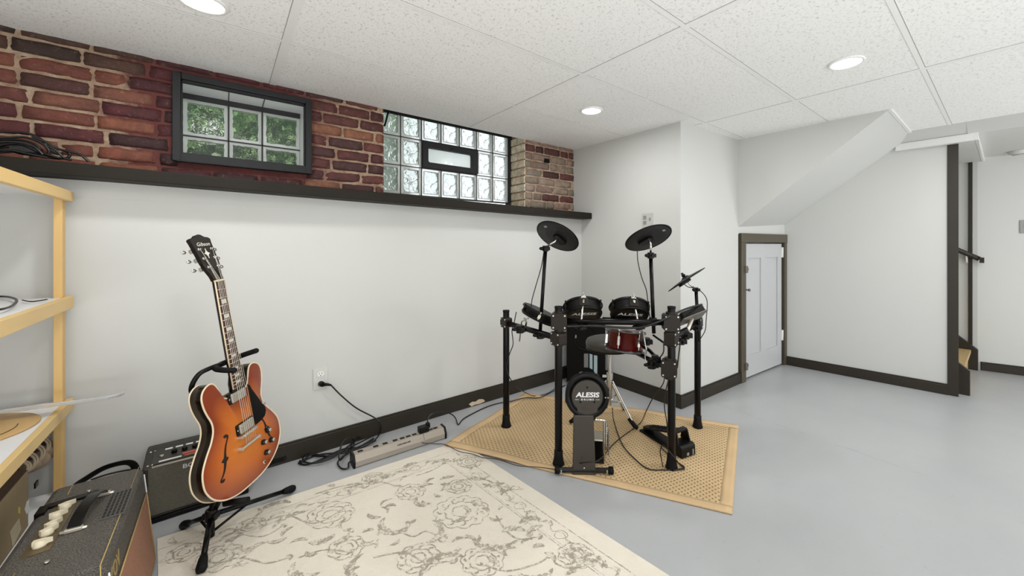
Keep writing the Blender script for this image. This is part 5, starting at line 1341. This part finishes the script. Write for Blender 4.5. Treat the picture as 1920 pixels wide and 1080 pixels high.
cymbal('hi_hat_pad', cC, nC, .136, 'small black hi hat cymbal pad seen edge on beside the right hand pole', [pd(1303, 541, 2.46)], logo_dir=CX + CZ * .6)
def pole(a, b, r=.0105, name='cymbal_pole'): return MB().cyl(a, b, r, None, 14).build(name, BLACKM, rk)
pole(pd(1023, 466, 2.25), pd(1012, 634, 2.25)); tclamp(pd(1023, 466, 2.25), s=.75)
pole(pd(1220, 480, 2.15), pd(1226, 625, 2.12)); tclamp(pd(1220, 479, 2.15), s=.75)
pole(pd(1305, 541, 2.46), pd(1310, 640, 2.47)); tclamp(pd(1305, 543, 2.46), s=.6); tclamp(pd(1224, 603, 2.10), s=.9)
m = MB(); m.cyl(pd(1130, 598, 2.2), pd(1244, 604, 2.10), .011, None, 12); m.build('cable_snake', BLACKM, rk)

# cables of the kit
m = MB(); cord(m, [pd(1020, 470, 2.25), pd(1015, 500, 2.27), pd(1005, 535, 2.28), pd(998, 560, 2.3), pd(996, 575, 2.3)], .0028); m.build('pad_cable', CABLE, rk)
m = MB(); cord(m, [pd(1195, 468, 2.17), pd(1196, 490, 2.17), pd(1203, 520, 2.16), pd(1212, 545, 2.15), pd(1216, 580, 2.13), pd(1220, 600, 2.12)], .0028); m.build('pad_cable', CABLE, rk)
m = MB(); cord(m, [pd(1280, 530, 2.45), pd(1290, 538, 2.45), pd(1305, 541, 2.45), pd(1318, 550, 2.45), pd(1326, 566, 2.45), pd(1324, 600, 2.45), pd(1322, 620, 2.47), pd(1312, 637, 2.48)], .0028); m.build('pad_cable', CABLE, rk)
m = MB(); cord(m, [pd(1062, 612, 2.07), pd(1110, 611, 2.07), pd(1160, 614, 2.06), pd(1200, 614, 2.05), pd(1235, 603, 2.02), pd(1262, 590, 2.06), pd(1290, 578, 2.2), pd(1316, 571, 2.3)], .0062); m.build('cable_bundle', CABLE, rk)
m = MB(); cord(m, [pd(968, 585, 2.42), pd(964, 605, 2.45), pd(960, 620, 2.5), pd(962, 645, 2.5), pd(955, 665, 2.5), pd(950, 690, 2.5), pd(958, 712, 2.5), pd(975, 730, 2.6), fl(1000, 742, .02), fl(1025, 738, .02), fl(1045, 725, .02)], .003); m.build('pad_cable', CABLE, rk)
m = MB(); cord(m, [pd(1246, 700, 2.1), pd(1243, 720, 2.15), pd(1225, 745, 2.2), pd(1212, 770, 2.3), fl(1203, 790, .03), fl(1190, 802, .016), fl(1165, 820, .016), fl(1145, 838, .016), fl(1128, 860, .016)], .003); m.build('pedal_cable', CABLE, rk)
m = MB(); cord(m, [pd(1148, 765, 2.45), fl(1150, 785, .02), fl(1158, 812, .013), fl(1170, 838, .013), fl(1190, 860, .013), fl(1215, 879, .013), fl(1245, 881, .013), fl(1270, 880, .013), fl(1283, 876, .013), fl(1272, 868, .013), fl(1250, 850, .03), fl(1240, 838, .03), fl(1250, 830, .03)], .0032); m.build('pad_cable', CABLE, rk)
m = MB(); cord(m, [fl(1243, 876, .02), pd(1240, 860, 2.08), pd(1238, 845, 2.08), pd(1244, 835, 2.08), pd(1262, 855, 2.03), fl(1276, 873, .02), fl(1283, 879, .014), fl(1262, 882, .014)], .0028); m.build('pad_cable', CABLE, rk)
m = MB(); cord(m, [pd(1256, 700, 2.05), pd(1247, 740, 2.05), pd(1246, 765, 2.05), pd(1250, 790, 2.05), pd(1252, 815, 2.05)], .003); cord(m, [pd(1276, 640, 2.05), pd(1272, 670, 2.05), pd(1270, 690, 2.06)], .0035); cord(m, [pd(1244, 640, 2.1), pd(1244, 660, 2.1), pd(1236, 672, 2.15)], .0035); m.build('pad_cable', CABLE, rk)
m = MB(); cord(m, [fl(1040, 880, .02), fl(1060, 885, .02), fl(1078, 872, .03), pd(1098, 867, 1.96), pd(1118, 865, 1.98), fl(1135, 852, .02)], .0028); m.build('pad_cable', CABLE, rk)

# kick tower
kt = thing('kick_drum_tower', fl(1098, 885, ZR), 'black kick drum tower with a round pad lettered ALESIS in front of the rack', 'kick drum')
kd = 2.02; kb = fl(1095, 888, ZR)
kx = (CX + CD * -.02).normalized(); ky = V((-kx.y, kx.x, 0))
if ky.dot(CD) < 0: ky = -ky
def k3(x, z, y=0): return kb + kx * x + ky * y + V((0, 0, z))
m = MB(); m.tube([k3(-.140, .018), k3(.140, .018)], .016, 4, 0, True, False); m.build('foot_bar', BLACKM, kt, bevel=.004)
for s in (-1, 1):
    m = MB(); m.tube([k3(s * .128, .018), k3(s * .152, .018)], .019, 12); m.build('foot_cap', RUBBER, kt)
    m = MB(); m.box(k3(s * .118, .018, -.017), (.006, .003, .022), (kx, ky, CZ)); m.build('silver_mark', CHROME, kt)
CH = mat('charcoal_column', (54, 48, 40), .38, var=.06, vs=6)
yt = .055      # the tower leans a little away
m = MB(); m.add([k3(-.060, .0, -.014), k3(.060, .0, -.014), k3(.053, .285, yt - .018), k3(-.053, .285, yt - .018), k3(-.060, .0, .012), k3(.060, .0, .012), k3(.053, .285, yt + .008), k3(-.053, .285, yt + .008)], [(0, 1, 2, 3), (4, 5, 6, 7), (0, 1, 5, 4), (1, 2, 6, 5), (2, 3, 7, 6), (3, 0, 4, 7)]); col_ = m.build('column', CH, kt, bevel=.004)
m = MB(); m.lathe([(.005, 0), (.004, .004), (0, .004)], k3(0, .035, -.010), -ky, 12); m.build('bolt', CHROME, col_)
kc = pd(1101, 742, 2.085); kn = (ky * -1 + V((0, 0, .13))).normalized(); kup = (CZ - kn * CZ.dot(kn)).normalized(); kr = kup.cross(kn)
if kr.dot(kx) < 0: kr = -kr
R = .112
m = MB(); m.lathe([(R * .96, -.055), (R, -.05), (R, -.02), (R * 1.03, -.014), (R * 1.03, .006), (R * .98, .012), (R * .86, .012), (R * .84, .002), (R * .76, .0)], kc, kn, 56); m.build('pad_shell', BLACKM, kt)
m = MB(); m.torus(kc + kn * .004, kn, R * 1.01, .006, 56, 8); m.torus(kc - kn * .045, kn, R * 1.0, .006, 56, 8); m.build('hoop', BLACKP, kt)
m = MB()
pts = []
for i in range(49):
    a = math.radians(-48 + 276 * i / 48); pts.append((R * .73 * math.cos(a), R * .73 * math.sin(a)))
m.prism(pts, kc, kr, kup, kn, .000, .010); m.prism([(-.054, -.060), (.054, -.060), (.054, -.095), (-.054, -.095)], kc, kr, kup, kn, -.012, .008); m.build('front_plate', CH, kt, weld=False)
m = MB()
for x, y in ((0, .045), (-.037, -.030), (.037, -.030)): m.lathe([(.006, .0105), (.0055, .0108), (0, .0108)], kc + kr * x + kup * y, kn, 14)
m.build('screw_hole', BLACKM, kt)
m = MB(); m.text('ALESIS', kc + kr * .001 + kup * .006 + kn * .0112, kr, kup, .034, .0006, .035, .12, sx=1.28); m.build('maker_name', WHITEINK, kt)
m = MB(); m.text('DRUMS', kc + kup * -.0175 + kn * .0112, kr, kup, .0125, .0006, .03, sx=1.2, spacing=1.6)
for s in (-1, 1): m.box(kc + kr * (.056 * s) + kup * -.0175 + kn * .0115, (.020, .0016, .0008), (kr, kup, kn))
m.build('small_lettering', WHITEINK, kt)
for k in range(8):
    a = 2 * PI * (k + .35) / 8; rd = kr * math.cos(a) + kup * math.sin(a); tg = kn.cross(rd); m = MB()
    m.box(kc + rd * R * 1.03 - kn * .020, (.014, .018, .034), (rd, tg, kn)); m.cyl(kc + rd * R * 1.06 - kn * .045, kc + rd * R * 1.06 + kn * .010, .0035, None, 8); m.build('lug', BLACKP if k % 2 else BLACKM, kt, bevel=.002, weld=False)
m = MB(); m.cyl(kc + kr * R * .86 + kup * -.005 + kn * .010, kc + kr * R * .86 + kup * -.005 + kn * .018, .004); m.cyl(kc + kr * R * .98 + kup * -.005 + kn * .012, kc + kr * R * .98 + kup * -.005 + kn * .020, .004); m.build('clip', CHROME, kt)
MB().cyl(kc - kn * .05, k3(0, .22, yt + .0), .018).build('neck_tube', BLACKM, kt)

# kick pedal behind the tower
kp_ = thing('kick_pedal', fl(1124, 830, ZR), 'chrome and black kick drum pedal behind the tower', 'pedal')
pa_ = fl(1115, 866, ZR + .006); pb_ = fl(1119, 800, ZR + .006); pdv = (pb_ - pa_).normalized(); pxv = V((pdv.y, -pdv.x, 0))
m = MB(); m.box(pa_ + pdv * .16, (.10, .33, .008), (pxv, pdv, CZ)); m.build('base_plate', BLACKM, kp_, bevel=.002)
fz = (pdv * .30 + V((0, 0, -.085))).normalized(); fn_ = pxv.cross(fz)
m = MB(); m.box(pa_ + pdv * .165 + V((0, 0, .062)), (.085, .26, .008), (pxv, fz, fn_)); 
for i in range(6): m.box(pa_ + pdv * .165 + V((0, 0, .062)) + fz * (.03 * (i - 2.5)) + fn_ * -.005, (.05, .008, .006), (pxv, fz, fn_))
m.build('footboard', NICKEL, kp_, bevel=.002, weld=False)
m = MB()
for s in (-1, 1): m.cyl(pa_ + pxv * (.05 * s) + pdv * .04, pa_ + pxv * (.05 * s) + pdv * .04 + V((0, 0, .21)), .007, None, 10)
m.cyl(pa_ - pxv * .055 + pdv * .04 + V((0, 0, .21)), pa_ + pxv * .06 + pdv * .04 + V((0, 0, .21)), .006, None, 10); m.build('frame', CHROME, kp_, weld=False)
m = MB(); bx_ = pa_ + pxv * .062 + pdv * .04; m.cyl(bx_ + V((0, 0, .05)), bx_ + V((0, 0, .20)), .008, None, 10)
for i in range(10): m.torus(bx_ + V((0, 0, .075 + .011 * i)), (0, 0, 1), .0085, .0025, 12, 6)
m.build('spring', CHROME, kp_, weld=False)
m = MB(); m.box(pa_ + pxv * .075 + pdv * .05 + V((0, 0, .085)), (.006, .05, .12), (pxv, pdv, CZ)); m.build('side_plate', mat('grey_plate2', (120, 118, 114), .4, .4), kp_, bevel=.002)
m = MB(); q = pa_ + pdv * .04 + V((0, 0, .21)); m.cyl(q, q + V((0, 0, .14)) - pdv * .02, .0035, None, 8); m.ball(q + V((0, 0, .15)) - pdv * .022, (.018, .02, .022)); m.build('beater', BLACKP, kp_)

# hi-hat foot controller
hc = thing('hi_hat_pedal', fl(1255, 845, ZR), 'black hi hat foot controller between the two right hand posts', 'pedal')
ha_ = fl(1284, 852, ZR); hb_ = fl(1210, 806, ZR); hd2 = (hb_ - ha_).normalized(); hx = V((hd2.y, -hd2.x, 0)); HL = (hb_ - ha_).length
def h3(s, x, z): return ha_ + hd2 * s + hx * x + V((0, 0, z))
m = MB(); m.box(h3(HL * .52, 0, .006), (.095, HL * .98, .012), (hx, hd2, CZ)); m.build('base', BLACKP, hc, bevel=.003)
m = MB(); m.prism([(-.055, .0), (.045, 0), (.042, .055), (.03, .065), (-.045, .065)], h3(0.015, 0, 0), hd2 * -1, CZ, hx, -.055, .055); m.build('rear_block', BLACKP, hc, bevel=.005)
m = MB()
for s in (-1, 1): m.add([h3(.0, s * .05, .06), h3(.075, s * .05, .06), h3(.055, s * .045, .128), h3(.02, s * .045, .128), h3(.0, s * .040, .06), h3(.075, s * .040, .06), h3(.055, s * .036, .128), h3(.02, s * .036, .128)], [(0, 1, 2, 3), (4, 5, 6, 7), (0, 1, 5, 4), (1, 2, 6, 5), (2, 3, 7, 6), (3, 0, 4, 7)])
m.box(h3(.037, 0, .124), (.09, .03, .014), (hx, hd2, CZ)); m.build('upright_frame', BLACKP, hc, bevel=.003, weld=False)
p0 = h3(.03, 0, .118); p1 = h3(HL, 0, .022); fz2 = (p1 - p0).normalized(); fn2 = hx.cross(fz2)
m = MB(); L2 = (p1 - p0).length; pr = [(-L2 / 2, -.034), (-L2 / 2 + .02, -.046), (L2 / 2 - .03, -.040), (L2 / 2, -.022), (L2 / 2, .022), (L2 / 2 - .03, .040), (-L2 / 2 + .02, .046), (-L2 / 2, .034)]
m.prism(pr, (p0 + p1) / 2, fz2, hx, fn2, -.006, .006); fb_ = m.build('footboard', BLACKP, hc, bevel=.003)
m = MB()
for i in range(7): m.box((p0 + p1) / 2 + fz2 * (.028 * (i - 3)) + fn2 * (.008 if fn2.z > 0 else -.008), (.055, .006, .004), (hx, fz2, fn2))
m.build('grip_ridges', RUBBER, fb_, weld=False)
m = MB(); m.box(h3(-.042, .02, .03), (.006, .004, .03), (hx, hd2, CZ)); m.box(h3(-.042, -.02, .026), (.014, .004, .014), (hx, hd2, CZ)); m.build('label', GREYINK, hc, weld=False)

# drum stool
sc_ = pd(1143, 650, 2.56); sz = .575
sp0 = V((sc_.x, sc_.y, 0))
ts = thing('drum_stool', up(sp0, ZR), 'round padded black drum stool on a chrome tripod behind the rack', 'stool')
m = MB(); m.lathe([(0, -.062), (.140, -.062), (.152, -.055), (.157, -.035), (.157, -.018), (.150, -.004), (.135, .002), (.08, .004), (0, .004)], up(sp0, sz), (0, 0, 1), 56)
m.build('seat_cushion', mat('dark_taupe_vinyl', (58, 54, 49), .45, var=.12, vs=20, bump=.3, bs=200), ts)
m = MB(); m.torus(up(sp0, sz - .058), (0, 0, 1), .152, .004, 48, 6); m.build('piping', BLACKM, ts)
m = MB(); m.box(up(sp0, sz - .068), (.10, .10, .01), (CX, CD, CZ)); m.cyl(up(sp0, sz - .07), up(sp0, sz - .12), .024, .018); m.cyl(up(sp0, sz - .07), up(sp0, .14), .0125, None, 14); m.build('post', CHROME, ts, weld=False)
m = MB(); m.cyl(up(sp0, .33), up(sp0, .19), .0175, None, 16); m.cyl(up(sp0, .35), up(sp0, .31), .022, None, 16); m.box(up(sp0, .33) - CX * .03, (.035, .01, .014), (CX, CD, CZ)); m.build('collar', CHROME, ts, weld=False)
for a in (-62, 58, 178):
    d = (CX * math.cos(math.radians(a)) + CD * math.sin(math.radians(a)))
    if a == -62: f = fl(1192, 803, .02); d = V((f.x - sp0.x, f.y - sp0.y, 0)).normalized()
    else: f = sp0 + d * .25; f.z = .02
    k_ = V((sp0.x, sp0.y, .30)) + d * .02
    lg = MB(); lg.tube([k_, V((f.x, f.y, .035)) - d * .01], .0065, 10); lg.tube([k_ - d * .0 + V((0, 0, -.02)), V((f.x, f.y, .03)) - d * .02], .005, 8); l_ = lg.build('leg', CHROME, ts, weld=False)
    MB().tube([V((f.x, f.y, .075)) - d * .045, V((f.x, f.y, .030)) - d * .004, V((f.x, f.y, .022)) + d * .014], [.0125, .0145, .011], 12).build('rubber_foot', RUBBER, l_)
    mid = k_.lerp(f, .45); MB().tube([up(sp0, .16), mid], .005, 8).build('brace', CHROME, ts)

# tall black case in the corner
bx0 = fl(1063, 722); bx1 = fl(1135, 722)
kase = thing('speaker_cabinet', V((2.36, 2.38, 0)), 'tall black cabinet with pale stripes standing in the corner behind the stool', 'speaker')
ctr = (bx0 + bx1) / 2; dx = (bx1 - bx0).normalized(); dy = V((-dx.y, dx.x, 0))
if dy.dot(CD) < 0: dy = -dy
Wd = (bx1 - bx0).length
def b3(x, y, z): return ctr + dx * x + dy * y + V((0, 0, z))
DB = mat('dark_cabinet', (11, 8, 7), .6, var=.3, vs=6, Specular_IOR_Level=.15)
hgt = .545
MB().box(b3(0, .075, hgt / 2), (Wd, .15, hgt), (dx, dy, CZ)).build('cabinet', DB, kase, bevel=.006)
def onbox(px, py):
    r = ray(px, py); n_ = dy; t_ = (b3(0, -.0015, 0) - P0()).dot(n_) / r.dot(n_); return P0() + r * t_
def bq(name, pts, mt):
    m = MB(); m.add([onbox(*p) for p in pts], [tuple(range(len(pts)))]); return m.build(name, mt, kase)
PB = mat('pale_blue_stripe', (164, 184, 190), .45, var=.06, vs=40)
bq('stripe', [(1105.5, 663), (1111, 665), (1111, 693), (1105.5, 690)], PB); bq('stripe', [(1113.5, 666), (1120, 667), (1120, 703), (1116, 700), (1113.5, 696)], PB)
bq('side_label', [(1095, 663), (1103, 663), (1103, 689), (1095, 689)], mat('grey_label', (120, 120, 118), .6, var=.5, vs=160))
m = MB(); q = onbox(1110, 640); m.torus(b3(0, -.004, .40), dy, .10, .004, 40, 6); m.build('speaker_ring', BLACKP, kase)
bq('lower_label', [(1078, 628), (1081, 628), (1081, 634), (1078, 634)], GREYINK)
